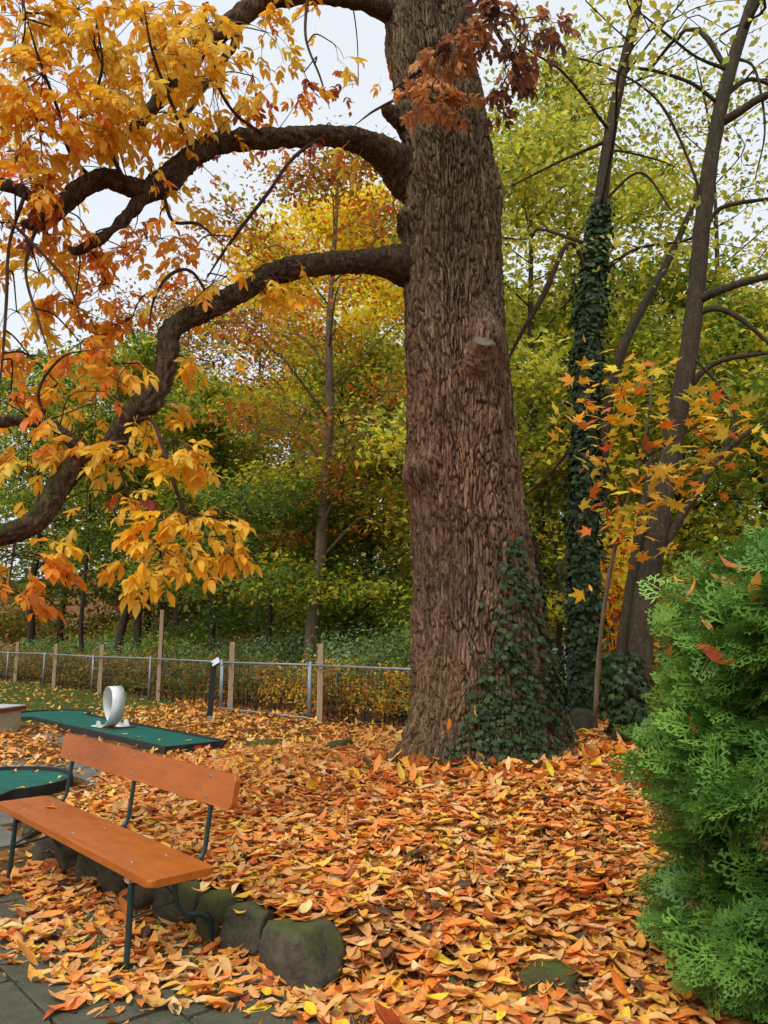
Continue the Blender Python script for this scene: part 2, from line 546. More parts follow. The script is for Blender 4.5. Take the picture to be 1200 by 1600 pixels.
def orange_board():
    t = NT('orange_painted_board')
    v = t.coords('Object', (0.5, 5, 5))
    o = t.coords('Object')
    f = t.noise(v, 7, 6)
    c = t.mix(t.ramp(f, [(0.3, 0.0), (0.7, 1.0)]), (0.40, 0.098, 0.009), (0.50, 0.132, 0.013))
    w = t.ramp(t.noise(t.coords('Object', (1.2, 6, 6)), 3.5, 6, 0.75), [(0.50, 0.0), (0.70, 1.0)])
    c = t.mix(t.math('MULTIPLY', w, 0.55), c, (0.24, 0.06, 0.015))
    ch = t.ramp(t.noise(o, 34, 2), [(0.73, 0.0), (0.75, 1.0)])
    c = t.mix(t.math('MULTIPLY', ch, 0.6), c, (0.16, 0.10, 0.07))
    r = t.ramp(t.noise(o, 9, 5), [(0.3, 0.34), (0.7, 0.55)])
    t.pbr(c, r, t.bump(t.math('ADD', f, t.math('MULTIPLY', ch, -0.5)), 0.15, 0.002), spec=0.45)
    return t.m
M['orange'] = orange_board()

def stone_mat(name, base, light, moss):
    t = NT(name)
    p = t.coords('Position')
    f = t.noise(p, 9, 7, 0.7)
    c = t.mix(t.ramp(f, [(0.3, 0.0), (0.7, 1.0)]), base, light)
    c = t.mix(t.ramp(t.noise(p, 70, 3), [(0.5, 0.0), (0.75, 0.5)]), c, (0.15, 0.13, 0.09))
    nm = t.n('ShaderNodeSeparateXYZ')
    t.l(t.n('ShaderNodeNewGeometry').outputs['Normal'], nm.inputs[0])
    mv = t.math('ADD', t.math('MULTIPLY', nm.outputs[2], 0.30), t.noise(p, 6.5, 6, 0.7))
    mk = t.ramp(mv, [(0.60, 0.0), (0.82, 1.0)])
    mc = t.mix(t.noise(p, 90, 4), (0.028, 0.040, 0.007), (0.125, 0.150, 0.026))
    c = t.mix(t.math('MULTIPLY', mk, moss), c, mc)
    h = t.math('ADD', f, t.math('MULTIPLY', t.noise(p, 60, 5), 0.4))
    t.pbr(c, 0.92, t.bump(h, 0.8, 0.018), spec=0.2)
    return t.m
M['stone'] = stone_mat('mossy_stone', (0.030, 0.027, 0.018), (0.115, 0.10, 0.068), 0.75)
M['mossstone'] = stone_mat('moss_cushion_stone', (0.045, 0.045, 0.018), (0.09, 0.085, 0.035), 1.0)
M['slab'] = stone_mat('damp_flagstone', (0.060, 0.062, 0.044), (0.125, 0.122, 0.088), 0.12)
M['drystone'] = stone_mat('dry_flagstone', (0.125, 0.115, 0.098), (0.215, 0.20, 0.172), 0.06)

def ground_mat():
    t = NT('earth_with_leaf_mould')
    p = t.coords('Position')
    n1, n2 = t.noise(p, 5, 6, 0.7), t.noise(p, 0.45, 4)
    soil = t.mix(n1, (0.045, 0.026, 0.012), (0.12, 0.065, 0.028))
    v = t.n('ShaderNodeTexVoronoi'); v.inputs['Scale'].default_value = 11
    t.l(p, v.inputs['Vector'])
    lv = t.ramp(t.n('ShaderNodeSeparateColor').outputs[0], [(0, 0), (1, 1)])
    sc = t.n('ShaderNodeSeparateColor'); t.l(v.outputs['Color'], sc.inputs[0])
    leaf = t.ramp(sc.outputs[0], [(0.0, (0.09, 0.035, 0.012)), (0.35, (0.24, 0.09, 0.022)), (0.65, (0.32, 0.15, 0.04)), (1.0, (0.14, 0.06, 0.02))])
    c = t.mix(t.ramp(sc.outputs[1], [(0.25, 0.0), (0.35, 0.85)]), soil, leaf)
    g = t.mix(t.noise(p, 25, 4), (0.028, 0.052, 0.010), (0.075, 0.105, 0.022))
    # lawn: left of the lanes, in front of the fence
    ga = t.attr('lawn', 'Fac')
    c = t.mix(t.math('MULTIPLY', ga, t.ramp(n1, [(0.25, 0.55), (0.55, 1.0)])), c, g)
    sh = t.ramp(n2, [(0.55, 0.0), (0.75, 0.5)])
    c = t.mix(sh, c, (0.045, 0.06, 0.015))
    t.pbr(c, 0.95, t.bump(t.math('ADD', n1, sc.outputs[2]), 0.7, 0.03), spec=0.1)
    return t.m
M['ground'] = ground_mat()
# ------------------------------------------------------------------ terrain
TREE = np.array([0.90, 7.40])           # foot of the big tree, centre of the raised bed
BED2 = np.array([2.9, 8.9])
BED_R = 3.72

def fence_s(x, y):
    """signed distance beyond the fence line"""
    return (y - (13.1 - 1.08 * x)) / 1.472

def bed_d(x, y):
    ab = BED2 - TREE
    t = np.clip(((x - TREE[0]) * ab[0] + (y - TREE[1]) * ab[1]) / ab.dot(ab), 0, 1)
    return np.hypot(x - TREE[0] - t * ab[0], y - TREE[1] - t * ab[1])

def bed_r(x, y):
    """radius of the bed's edge: nearly straight behind the bench"""
    a = np.degrees(np.arctan2(y - TREE[1], x - TREE[0])) % 360
    k = np.abs(a - 227) < 23
    return np.where(k, np.minimum(BED_R, 3.43 / np.cos(np.radians(np.where(k, a - 227, 0)))), BED_R)

def terrain(x, y):
    x, y = np.asarray(x, float), np.asarray(y, float)
    d = bed_d(x, y) * BED_R / bed_r(x, y)
    inner = 0.20 + 0.22 * (1 - smooth(0.5, 3.9, d)) + .17 * np.exp(-((x - 2.7) ** 2 + (y - 8.5) ** 2) / 1.6)
    soft = smooth(8.0, 10.5, y)
    front = smooth(-.25, .15, x) * (y < 6)
    edge = 1 - smooth(BED_R - 0.12 - 1.2 * soft - .7 * front, BED_R + 0.04 + 0.2 * soft + .5 * front, d)
    p = np.stack([x * 0.8, y * 0.8, np.zeros_like(x)], -1)
    h = inner * edge + 0.03 * fbm(p, 5) * smooth(0.0, 3.0, y - 9)
    s = fence_s(x, y)
    left = 0.19 + 0.15 * smooth(2, -14, x)
    q = np.maximum(0, s - 4.5)
    h = h + left * (q - 1.6 * (1 - np.exp(-q / 1.6))) * (1 - 0.35 * smooth(30, 90, q))
    h = h + 0.35 * fbm(p * 0.22, 9) * smooth(3, 12, s)
    return h

def lawn_f(x, y):
    s = fence_s(x, y)
    n = vnoise(np.stack([x * 0.6, y * 0.6, np.zeros_like(x)], -1), 3)
    return smooth(-4.4, -5.8, x + 0.8 * n) * smooth(13.2, 15.0, y + 0.5 * n) * (1 - smooth(0.2, 1.2, s)) 

def axis(n, c, lo, hi, k=5.0):
    t = np.linspace(-1, 1, n)
    g = np.sinh(k * t) / math.sinh(k)
    return np.where(g < 0, c + g * (c - lo), c + g * (hi - c))
gx, gy = axis(230, -0.5, -110, 110, 5.2), axis(230, 6.5, -30, 170, 5.0)
XX, YY = np.meshgrid(gx, gy)
ZZ = terrain(XX, YY)
gi = np.arange(229)
a = (gi[:, None] * 230 + gi[None, :])
FQ = np.stack([a, a + 1, a + 231, a + 230], -1).reshape(-1, 4)
gm = mesh_from('ground', np.stack([XX, YY, ZZ], -1).reshape(-1, 3), FQ, M['ground'], attr={'lawn': lawn_f(XX, YY)})
tag(link('ground', gm), 'leaf strewn earth rising into a raised bed and a wooded hillside', kind='structure')

# ------------------------------------------------------------------ flagstone paving (left of the bed)
TEE = (G(345, 1159, .09)[:2] + G(266, 1166, .09)[:2]) / 2     # tee end and direction of the long minigolf lane
LD = G(78, 1115, .09)[:2] - TEE
LD = LD / np.linalg.norm(LD)
BD = np.array([-0.672, 0.741])          # direction of the bench, also of the slab rows
BN = np.array([0.741, 0.672])           # from the bench towards the bed

def in_lane2(x, y):
    return np.hypot(x + 4.0, y - 8.25) < 0.9 or (-4.55 < x < -3.4 and y < 8.3)

paving = bm_obj('paving', box_bm(0.001, 0.001, 0.001, 0, (-3, 5, -0.05)), M['ground'])
bm = bmesh.new()
pv = [bm.verts.new((x, y, 0.006)) for x, y in ((0.9, 1.2), (0.9, 3.3), (-0.3, 3.7), (-1.6, 4.6), (-2.5, 5.8), (-2.95, 7.4), (-2.9, 9.6), (-7, 10.2), (-9, 8), (-8, 1.2))]
bm.faces.new(pv)
me = bpy.data.meshes.new('paving'); bm.to_mesh(me); bm.free(); me.materials.append(M['ground'])
paving.data = me
tag(paving, 'dark flagstone paving beside the raised bed', kind='structure')
uu = 0.0
row = 0
v = -5.2
while v < 6.0:
    wrow = random.uniform(0.36, 0.46)
    u = -9.0 + random.uniform(0, 0.5)
    while u < 9.0:
        lu = random.uniform(0.46, 0.74)
        c = np.array([-1.1, 3.75]) + BD * (u + lu / 2) - BN * (v + wrow / 2 - 1.0)
        d = np.hypot(c[0] - TREE[0], c[1] - TREE[1])
        lat, alo = (c - TEE) @ np.array([-LD[1], LD[0]]), (c - TEE) @ LD
        if (d > bed_r(c[0], c[1]) + 0.33 and 2.4 < c[1] < 9.6 and -6.2 < c[0] < 0.8 and d < 8.5 and not in_lane2(c[0], c[1])) or (.72 < lat < 1.3 and -.4 < alo < 4.5):
            px = to_px(np.array([c[0], c[1], 0.0]))[0]
            if -160 < px[0] < 1000 and px[1] < 1760:
                b = rounded_board(lu - 0.014, wrow - 0.014, 0.05, 0.02, 0.005, 2)
                for vt in b.verts:
                    vt.co.x += random.uniform(-.004, .004); vt.co.y += random.uniform(-.004, .004)
                ang = math.atan2(BD[1], BD[0])
                o = bm_obj('flagstone', b, M['slab'] if c[1] < 6.2 else M['drystone'], paving)
                o.location = (c[0], c[1], 0.004 + random.uniform(-0.003, 0.004))
                o.rotation_euler = (random.uniform(-.006, .006), random.uniform(-.006, .006), ang + random.uniform(-.01, .01))
        u += lu
    v += wrow

# ------------------------------------------------------------------ edging stones
def stone_mesh(name, sx, sy, sz, seed, mat, boxy=0.55):
    bm = bmesh.new()
    bmesh.ops.create_icosphere(bm, subdivisions=3 if name != 'edging_stone' else 4, radius=1.0)
    V = np.array([v.co[:] for v in bm.verts])
    m = np.abs(V).max(1)[:, None]
    V = V * (1 - boxy) + (V / m) * boxy * 0.82
    V = V + V * ((0.20 if boxy < .9 else .10) * fbm(V * 1.3 + seed * 7.1, seed, 4))[:, None]
    V = V + V * (0.07 * fbm(V * 4.5 + seed, seed + 3, 4))[:, None]
    for q in range(5):                      # a few broken facets
        nrm = np.array([math.cos(q * 2.1 + seed), math.sin(q * 2.1 + seed), .5 * math.sin(seed * 3 + q)]); nrm /= np.linalg.norm(nrm)
        dd = V @ nrm - (.74 + .08 * math.sin(q * 5 + seed))
        V = V - nrm[None] * (np.maximum(dd, 0) * .95)[:, None]
    V *= np.array([sx, sy, sz])
    for v, c in zip(bm.verts, V): v.co = c
    me = bpy.data.meshes.new(name); bm.to_mesh(me); bm.free()
    me.materials.append(mat)
    for p in me.polygons: p.use_smooth = True
    return me

STONES = []
def stone(name, xy, size, rz, seed, label, mat='stone', z=None, cat='stone', group='mossy edging stones', boxy=0.55):
    me = stone_mesh(name, *size, seed, M[mat], boxy)
    o = link(name, me)
    zz = (terrain(xy[0], xy[1]) if z is None else z)
    o.location = (float(xy[0]), float(xy[1]), float(zz))
    o.rotation_euler = (random.uniform(-.08, .08), random.uniform(-.08, .08), rz)
    STONES.append((float(xy[0]), float(xy[1]), float(zz) + size[2] * .86, size[0] * .6, size[1] * .6))
    return tag(o, label, cat, group)

def circ(deg):
    a = math.radians(deg)
    r = float(bed_r(TREE[0] + math.cos(a), TREE[1] + math.sin(a))) + .06
    return np.array([TREE[0] + r * math.cos(a), TREE[1] + r * math.sin(a)])

edge = [(249.6, 0.230, 0.156, 0.169, 'large blunt mossy stone ending the row right of the bench', 'stone', 0.10),
        (244.6, 0.138, 0.138, 0.143, 'mossy edging stone just left of the large blunt end stone', 'stone', 0.10),
        (240.3, 0.156, 0.138, 0.151, 'edging stone with bright green moss cap behind the bench end', 'mossstone', 0.10),
        (235.3, 0.175, 0.138, 0.143, 'dark edging stone behind the curved rear leg of the bench', 'stone', 0.10),
        (229.6, 0.184, 0.138, 0.151, 'wide dark edging stone under the near end of the seat', 'stone', 0.09),
        (223.8, 0.156, 0.129, 0.151, 'tall dark edging stone under the middle of the seat', 'stone', 0.09),
        (218.6, 0.156, 0.129, 0.136, 'rounded dark edging stone under the middle of the bench', 'stone', 0.09),
        (213.6, 0.138, 0.120, 0.128, 'squarish dark edging stone near the far bench leg', 'stone', 0.09),
        (208.4, 0.156, 0.120, 0.121, 'edging stone behind the far rear bench leg', 'stone', 0.08),
        (196.0, 0.147, 0.120, 0.099, 'pale lichened stone behind the middle backrest strut', 'stone', 0.07),
        (190.0, 0.166, 0.129, 0.106, 'flat grey stone left of the middle backrest strut', 'stone', 0.06),
        (184.0, 0.129, 0.110, 0.091, 'small stone at the bed edge behind the bench', 'mossstone', 0.06),
        (261.5, 0.184, 0.129, 0.084, 'flat greenish stone half buried in leaves at the front of the bed', 'stone', 0.015),
        (267.0, 0.175, 0.129, 0.114, 'bright mossy stone poking out of the front leaves', 'mossstone', 0.045)]
for k, (dg, a, b, c, lab, mt, z) in enumerate(edge):
    if k: a, b, c = a * .86, b * .92, c * .95
    stone('edging_stone', circ(dg) + (np.array([.03, -.05]) if k == 0 else 0), (a, b, c), math.radians(dg + 90) + random.uniform(-.15, .15), k + 2, lab, mt, z, boxy=.92 if k == 0 else .74)
p = G(412, 1168, 0.06)
stone('edging_stone', p, (.30, .16, .12), 0.15, 31, 'mossy log shaped stone in the leaves beyond the bench', 'mossstone', 0.05)
p = G(372, 1176, 0.05)
stone('edging_stone', p, (.20, .12, .09), 0.4, 32, 'small flat stone left of the log shaped one', 'stone', 0.05)
p = G(530, 1186, 0.28)
stone('moss_cushion', p, (.17, .14, .11), 0.0, 33, 'round green moss cushion in the leaves left of the big trunk', 'mossstone', float(terrain(p[0], p[1])) + .02, 'moss', None, 0.2)
p = P(905, 1128, 8.3)
stone('grey_boulder', p, (.22, .14, .24), 0.3, 36, 'grey boulder leaning between the big trunk and the ivy clad tree', 'stone', float(terrain(p[0], p[1])) + .02, 'boulder', None, 0.3)

# ------------------------------------------------------------------ bench
def make_bench():
    Lb = 2.26
    end = np.array([-0.80, 3.87])                      # rear corner of the near end
    org = end - BN * 0.165 + BD * (Lb / 2)             # middle of the seat
    root = empty('bench', (org[0], org[1], 0.0), 'orange painted wooden bench with backrest on dark green steel legs', 'bench')
    root.rotation_euler = (0, 0, math.atan2(-BD[1], -BD[0]))   # local +X to the near end, local +Y to the bed
    seat = bm_obj('seat', rounded_board(Lb, 0.335, 0.034, 0.035, 0.009), M['orange'], root)
    seat.location = (0, 0, 0.455)
    back = bm_obj('backrest', rounded_board(Lb + 0.02, 0.165, 0.030, 0.035, 0.008), M['orange'], root)
    back.location = (0.0, 0.262, 0.795)
    back.rotation_euler = (math.radians(80), 0, 0)
    def pipe(name, pts, r, parent, n=24, sides=10, sq=None):
        V, F = tube(catmull(pts, n), r, sides)
        return link(name, mesh_from(name, V, F, M['frame']), parent)
    for x in (-0.84, 0.86):
        s = 1 if x > 0 else -1
        blk = bm_obj('wood_block', box_bm(0.045, 0.30, 0.034, 0.003), M['rawwood'], root)
        blk.location = (x, 0, 0.420)
        leg = pipe('front_leg', [(x + s * .0, -0.125, 0.402), (x + s * .01, -0.13, 0.20), (x + s * .02, -0.14, 0.015)], 0.0145, root)
        foot = link('rubber_foot', mesh_from('rubber_foot', *tube([(x + s * .02, -0.14, 0.0), (x + s * .02, -0.14, 0.03)], 0.018, 10), M['black']), leg)
        leg = pipe('rear_leg', [(x, 0.10, 0.402), (x, 0.105, 0.33), (x, 0.12, 0.25), (x, 0.17, 0.195), (x, 0.25, 0.175), (x, 0.30, 0.135), (x, 0.315, 0.07), (x, 0.32, 0.01)], 0.0145, root, 40)
        link('rubber_foot', mesh_from('rubber_foot', *tube([(x, 0.32, 0.0), (x, 0.32, 0.03)], 0.018, 10), M['black']), leg)
        pipe('cross_bar', [(x, -0.125, 0.392), (x, 0.0, 0.392), (x, 0.10, 0.392)], 0.011, root, 6, 8)
        pipe('tie_rod', [(x, -0.132, 0.24), (x, 0.0, 0.255), (x, 0.113, 0.27)], 0.006, root, 6, 8)
        pipe('diagonal_brace', [(x, -0.13, 0.25), (x - s * .12, -0.06, 0.33), (x - s * .26, 0.0, 0.425)], 0.008, root, 8, 8)
        pipe('diagonal_brace', [(x, 0.10, 0.30), (x - s * .12, 0.06, 0.36), (x - s * .26, 0.02, 0.425)], 0.008, root, 8, 8)
    for x in (-0.98, 0.0, 0.90):
        st = pipe('backrest_strut', [(x, 0.02, 0.428), (x, 0.13, 0.428), (x, 0.19, 0.440), (x, 0.232, 0.48), (x, 0.247, 0.56), (x, 0.262, 0.68), (x, 0.292, 0.86)], 0.0125, root, 40)
        sl = bm_obj('sleeve', box_bm(0.034, 0.085, 0.034, 0.004), M['frame'], st)
        sl.location = (x, 0.185, 0.437); sl.rotation_euler = (0.35, 0, 0)
        for dz in (-0.05, 0.05):
            b = bmesh.new()
            bmesh.ops.create_cone(b, cap_ends=True, segments=14, radius1=0.010, radius2=0.007, depth=0.005)
            o = bm_obj('bolt', b, M['bolt'], back)
            o.location = (x, dz, 0.0172)
        for dy in (-0.09, 0.09):
            b = bmesh.new()
            bmesh.ops.create_cone(b, cap_ends=True, segments=14, radius1=0.009, radius2=0.0065, depth=0.004)
            o = bm_obj('bolt', b, M['bolt'], seat)
            o.location = (x * 0.84 + 0.03, dy, 0.0185)
    return root
make_bench()

# ------------------------------------------------------------------ minigolf lanes
def prism(pts, z0, z1):
    bm = bmesh.new()
    b = [bm.verts.new((x, y, z0)) for x, y in pts]
    t = [bm.verts.new((x, y, z1)) for x, y in pts]
    n = len(pts)
    bm.faces.new(t)
    bm.faces.new(b[::-1])
    for k in range(n):
        bm.faces.new((b[k], b[(k + 1) % n], t[(k + 1) % n], t[k]))
    return bm

def offset_poly(pts, d):
    p = np.array(pts, float)
    n = len(p)
    out = []
    for k in range(n):
        a, b, c = p[k - 1], p[k], p[(k + 1) % n]
        t = (b - a) / (np.linalg.norm(b - a) + 1e-9) + (c - b) / (np.linalg.norm(c - b) + 1e-9)
        t /= np.linalg.norm(t) + 1e-9
        out.append(b + np.array([t[1], -t[0]]) * d)
    return out

def border(pts, w, z0, z1):
    """closed kerb ring outside a counter-clockwise outline"""
    o = offset_poly(pts, w)
    bm = bmesh.new()
    n = len(pts)
    rings = [[bm.verts.new((x, y, z)) for x, y in q] for q, z in ((pts, z0), (pts, z1), (o, z1), (o, z0))]
    for r in range(4):
        A, B = rings[r], rings[(r + 1) % 4]
        for k in range(n):
            bm.faces.new((A[k], A[(k + 1) % n], B[(k + 1) % n], B[k]))
    return bm

def lane_outline(p0, direction, length, w, rc, start=None):
    """straight lane ending in a round target: p0 middle of the tee end; counter-clockwise"""
    d = np.array(direction, float); d /= np.linalg.norm(d)
    nl = np.array([-d[1], d[0]])
    L0 = length - 2 * rc
    c = np.array(p0) + d * (length - rc)
    a0 = math.asin(w / 2 / rc)
    pts = [np.array(p0) - nl * w / 2]
    for k in range(1, 9):
        pts.append(np.array(p0) - nl * w / 2 + d * (length - rc - rc * math.cos(a0)) * k / 9)
    for k in range(25):
        t = math.pi + a0 + (2 * math.pi - 2 * a0) * k / 24
        pts.append(c + d * rc * math.cos(t) + nl * rc * math.sin(t))
    for k in range(8, -1, -1):
        pts.append(np.array(p0) + nl * w / 2 + d * (length - rc - rc * math.cos(a0)) * k / 9)
    return [tuple(q) for q in pts], c, d, nl

A, B = G(345, 1159, .09)[:2], G(266, 1166, .09)[:2]
tee = (A + B) / 2
far = G(78, 1115, .09)[:2]
ld = (far - tee) / np.linalg.norm(far - tee)
pts, cc, ld, nl = lane_outline(tee, ld, float(np.linalg.norm(far - tee)) + 0.75, 0.90, 0.72)
lane = empty('minigolf_lane', (tee[0], tee[1], 0), 'long green minigolf lane with dark border carrying the white loop', 'minigolf lane')
def local(o, root):
    o.location = (-root.location[0], -root.location[1], -root.location[2]); return o
local(bm_obj('felt', prism(pts, 0.0, 0.075), M['felt'], lane), lane)
local(bm_obj('border', border(pts, 0.038, 0.0, 0.100), M['kerb'], lane), lane)
lp0 = G(176, 1136, .08)
lr = 0.315
# helical loop track
tt = np.linspace(-0.75, 2 * math.pi + 0.35, 90)
inn, wid = [], 0.215
center = np.array([lp0[0], lp0[1]])
V, F = [], []
for k, t in enumerate(tt):
    if t < 0: al, hz = t * 0.42, 0.012 + 0.0 * t
    elif t > 2 * math.pi: al, hz = (t - 2 * math.pi) * 0.6, 0.012
    else: al, hz = lr * math.sin(t), 0.012 + lr * (1 - math.cos(t))
    lat = -0.13 + 0.26 * min(max(t / (2 * math.pi), 0), 1)
    nz = (0, 1.0) if (t < 0 or t > 2 * math.pi) else (-math.sin(t), math.cos(t))
    for e, off in ((-wid / 2, 0), (wid / 2, 0), (wid / 2, -.012), (-wid / 2, -.012)):
        q = center - ld * (al + nz[0] * off) - nl * (lat + e)
        V.append((q[0], q[1], 0.085 + hz + nz[1] * off))
    if k:
        b0, b1 = (k - 1) * 4, k * 4
        for j in range(4):
            F.append((b0 + j, b0 + (j + 1) % 4, b1 + (j + 1) % 4, b1 + j))
F += [(0, 1, 2, 3), ((len(tt) - 1) * 4 + 3, (len(tt) - 1) * 4 + 2, (len(tt) - 1) * 4 + 1, (len(tt) - 1) * 4)]
lo = empty('loop_obstacle', (center[0], center[1], 0.0755), 'white loop the loop ring standing on the long green lane', 'loop')
o = link('loop_track', mesh_from('loop_track', np.array(V), F, M['loop']), lo); local(o, lo)
fo = bm_obj('base_plate', box_bm(0.34, 0.52, 0.02, 0.002, (0, 0, 0.01)), M['rust'], lo)
fo.location = (0.06, -0.03, 0.0); fo.rotation_euler = (0, 0, math.atan2(ld[1], ld[0]))
for s in (-1, 1):
    g = bmesh.new()
    vs = [g.verts.new(v) for v in ((-.12, 0, 0), (.12, 0, 0), (.05, 0, .10), (-.05, 0, .10), (-.12, .012, 0), (.12, .012, 0), (.05, .012, .10), (-.05, .012, .10))]
    for f in ((0, 1, 2, 3), (7, 6, 5, 4), (0, 4, 5, 1), (1, 5, 6, 2), (2, 6, 7, 3), (3, 7, 4, 0)): g.faces.new([vs[i] for i in f])
    o = bm_obj('side_cheek', g, M['loop'], lo)
    q = -nl * (0.235 * s)
    o.location = (q[0], q[1], 0.02); o.rotation_euler = (0, 0, math.atan2(ld[1], ld[0]))

pts2, c2, d2, n2 = lane_outline((-4.02, 2.2), (0.0, 1.0), 6.78, 0.90, 0.73)
lane2 = empty('minigolf_lane', (-4.02, 2.2, 0), 'round green end of a minigolf lane behind the bench', 'minigolf lane')
local(bm_obj('felt', prism(pts2, 0.0, 0.075), M['felt'], lane2), lane2)
local(bm_obj('border', border(pts2, 0.038, 0.0, 0.110), M['kerb'], lane2), lane2)

bx = G(-2, 1147, 0)
blk = empty('concrete_block', (bx[0] - .28, bx[1] + .1, 0), 'low cream concrete block with red brown rim and pale top', 'block')
o = bm_obj('body', box_bm(0.86, 0.62, 0.36, 0.02, (0, 0, 0.18)), M['cream'], blk)
o = bm_obj('rim', box_bm(0.96, 0.72, 0.05, 0.006, (0, 0, 0.387)), M['redrim'], blk)
o = bm_obj('top_plate', box_bm(0.94, 0.70, 0.02, 0.004, (0, 0, 0.424)), M['plate'], blk)
o = bm_obj('socket', box_bm(0.10, 0.03, 0.10, 0.004, (0.25, -0.305, 0.22)), M['rust'], blk)
blk.rotation_euler = (0, 0, -0.25)

# information post
sg = G(327, 1131, 0)
post = empty('sign_post', (sg[0], sg[1], 0), 'slim black post with slanted pale plate in front of the fence', 'sign post')
bm_obj('footing', box_bm(0.085, 0.06, 0.14, 0.004, (0, 0, 0.07)), M['galv'], post)
o = bm_obj('post', box_bm(0.10, 0.05, 0.94, 0.005, (0, 0, 0.61)), M['black'], post)
o = bm_obj('plate', box_bm(0.15, 0.24, 0.012, 0.003), M['plate'], post)
o.location = (0.03, 0, 1.10); o.rotation_euler = (math.radians(24), math.radians(-34), 0)
o = bm_obj('bracket', box_bm(0.10, 0.20, 0.03, 0.003), M['black'], post)
o.location = (0.042, 0.012, 1.076); o.rotation_euler = (math.radians(24), math.radians(-34), 0)
post.rotation_euler = (0, 0.04, 0.12)

# ------------------------------------------------------------------ fence
def fence_xy(px):
    """point of the fence line at photo column px"""
    k = (px - 600) / FPX * cp
    Y = 13.1 / (1 + 1.08 * k)
    return np.array([k * Y, Y])
FD = np.array([1, -1.08]) / 1.472            # along the fence to the right
FN = np.array([1.08, 1]) / 1.472             # away from the camera
cols = [-60, 15, 72, 148, 237, 348, 486, 700, 884, 1180]
fx = [fence_xy(c) for c in cols]
fence = empty('metal_fence', (fx[6][0], fx[6][1], 0), 'low galvanised steel fence with wire mesh along the hedge', 'fence')
fl = lambda o: local(o, fence)
FH = 1.03
for k, q in enumerate(fx):
    z = float(terrain(*q))
    fl(link('post', mesh_from('post', *tube([(q[0], q[1], z - .05), (q[0], q[1], z + FH + .04)], 0.030, 8), M['galv']), fence))
for k in range(len(fx) - 1):
    a, b = fx[k] + FD * .05, fx[k + 1] - FD * .05
    za, zb = float(terrain(*a)), float(terrain(*b))
    def rail(h, r, name='rail'):
        fl(link(name, mesh_from(name, *tube([(a[0], a[1], za + h), (b[0], b[1], zb + h)], r, 8), M['galv']), fence))
    rail(FH - .02, 0.021, 'top_rail')
    if cols[k] in (348,):
        rail(0.05, 0.021, 'bottom_rail')
        for e in (a, b):
            fl(link('gate_stile', mesh_from('gate_stile', *tube([(e[0], e[1], 0.05), (e[0], e[1], FH - .02)], 0.019, 8), M['galv']), fence))
    acc = Acc()
    L = np.linalg.norm(b - a)
    nv = int(L / 0.10)
    for j in range(1, nv):
        q = a + (b - a) * j / nv
        z = za + (zb - za) * j / nv
        V, F = tube([(q[0], q[1], z + .06), (q[0], q[1], z + FH - .03)], 0.0011, 4)
        acc.add(V, F)
    for h in np.arange(0.1, FH - .05, 0.2):
        V, F = tube([(a[0], a[1], za + h), (b[0], b[1], zb + h)], 0.0014, 4)
        acc.add(V, F)
    fl(acc.obj('wire_mesh', M['galv'], fence))

for px, top, lab in ((24, 1003, 'short wooden stake at the far left of the fence'), (84, 1007, 'short wooden stake behind the second fence post from the left'),
                     (155, 1007, 'short wooden stake behind the third fence post from the left'), (246, 953, 'tall thin wooden stake rising well above the fence'),
                     (357, 1003, 'wooden stake behind the fence just right of the black sign post'), (495, 1006, 'broad wooden stake behind the fence nearest the big trunk')):
    q = fence_xy(px) + FN * 0.10
    topz = P(px, top, q[1])[2]
    w = 0.11 if top > 960 else 0.10
    o = bm_obj('wooden_stake', box_bm(w, w * 0.8, topz + 0.1, 0.008, (0, 0, topz / 2 - .05)), M['oldwood'])
    o.location = (q[0], q[1], 0); o.rotation_euler = (random.uniform(-.01, .01), random.uniform(-.008, .012), random.uniform(-.2, .2))
    tag(o, lab, 'wooden stake', 'wooden stakes along the fence')
# ------------------------------------------------------------------ the big tree
TY = TREE[1]
BASEZ = float(terrain(*TREE))
big = empty('hickory_tree', (TREE[0], TREE[1], BASEZ), 'massive old tree with furrowed brown bark and arching limbs of golden leaves', 'tree')
bl = lambda o: local(o, big)
prof = [(-60, 600, 728), (0, 606, 735), (100, 612, 745), (200, 622, 760), (260, 628, 771), (320, 630, 779), (400, 629, 783), (500, 632, 788), (600, 635, 797), (700, 637, 808),
        (800, 644, 822), (900, 648, 838), (1000, 647, 851), (1080, 644, 862), (1150, 636, 874), (1215, 628, 884)]
pz = np.array([P(600, py, TY)[2] for py, l, r in prof])
pl = np.array([P(l, py, TY)[0] for py, l, r in prof])
pr = np.array([P(r, py, TY)[0] for py, l, r in prof])
o_ = np.argsort(pz)
pz, pl, pr = pz[o_], pl[o_], pr[o_]

def trunk_at(z):
    l, r = np.interp(z, pz, pl), np.interp(z, pz, pr)
    top = np.clip((z - pz[-1]) / 4, 0, 1)
    return (l + r) / 2, (r - l) / 2 * (1 - 0.45 * top)

knots = [  # angle (rad, -pi/2 faces the camera), z, height, angular width, z width
    (P(748, 560, TY)[0], P(748, 560, TY)[2], 0.12, 0.15, 0.26),
    (P(655, 745, TY)[0], P(655, 745, TY)[2], 0.10, 0.15, 0.15),
    (P(628, 360, TY)[0], P(628, 360, TY)[2], 0.10, 0.09, 0.10),
    (P(775, 300, TY)[0], P(775, 300, TY)[2], 0.05, 0.2, 0.3)]

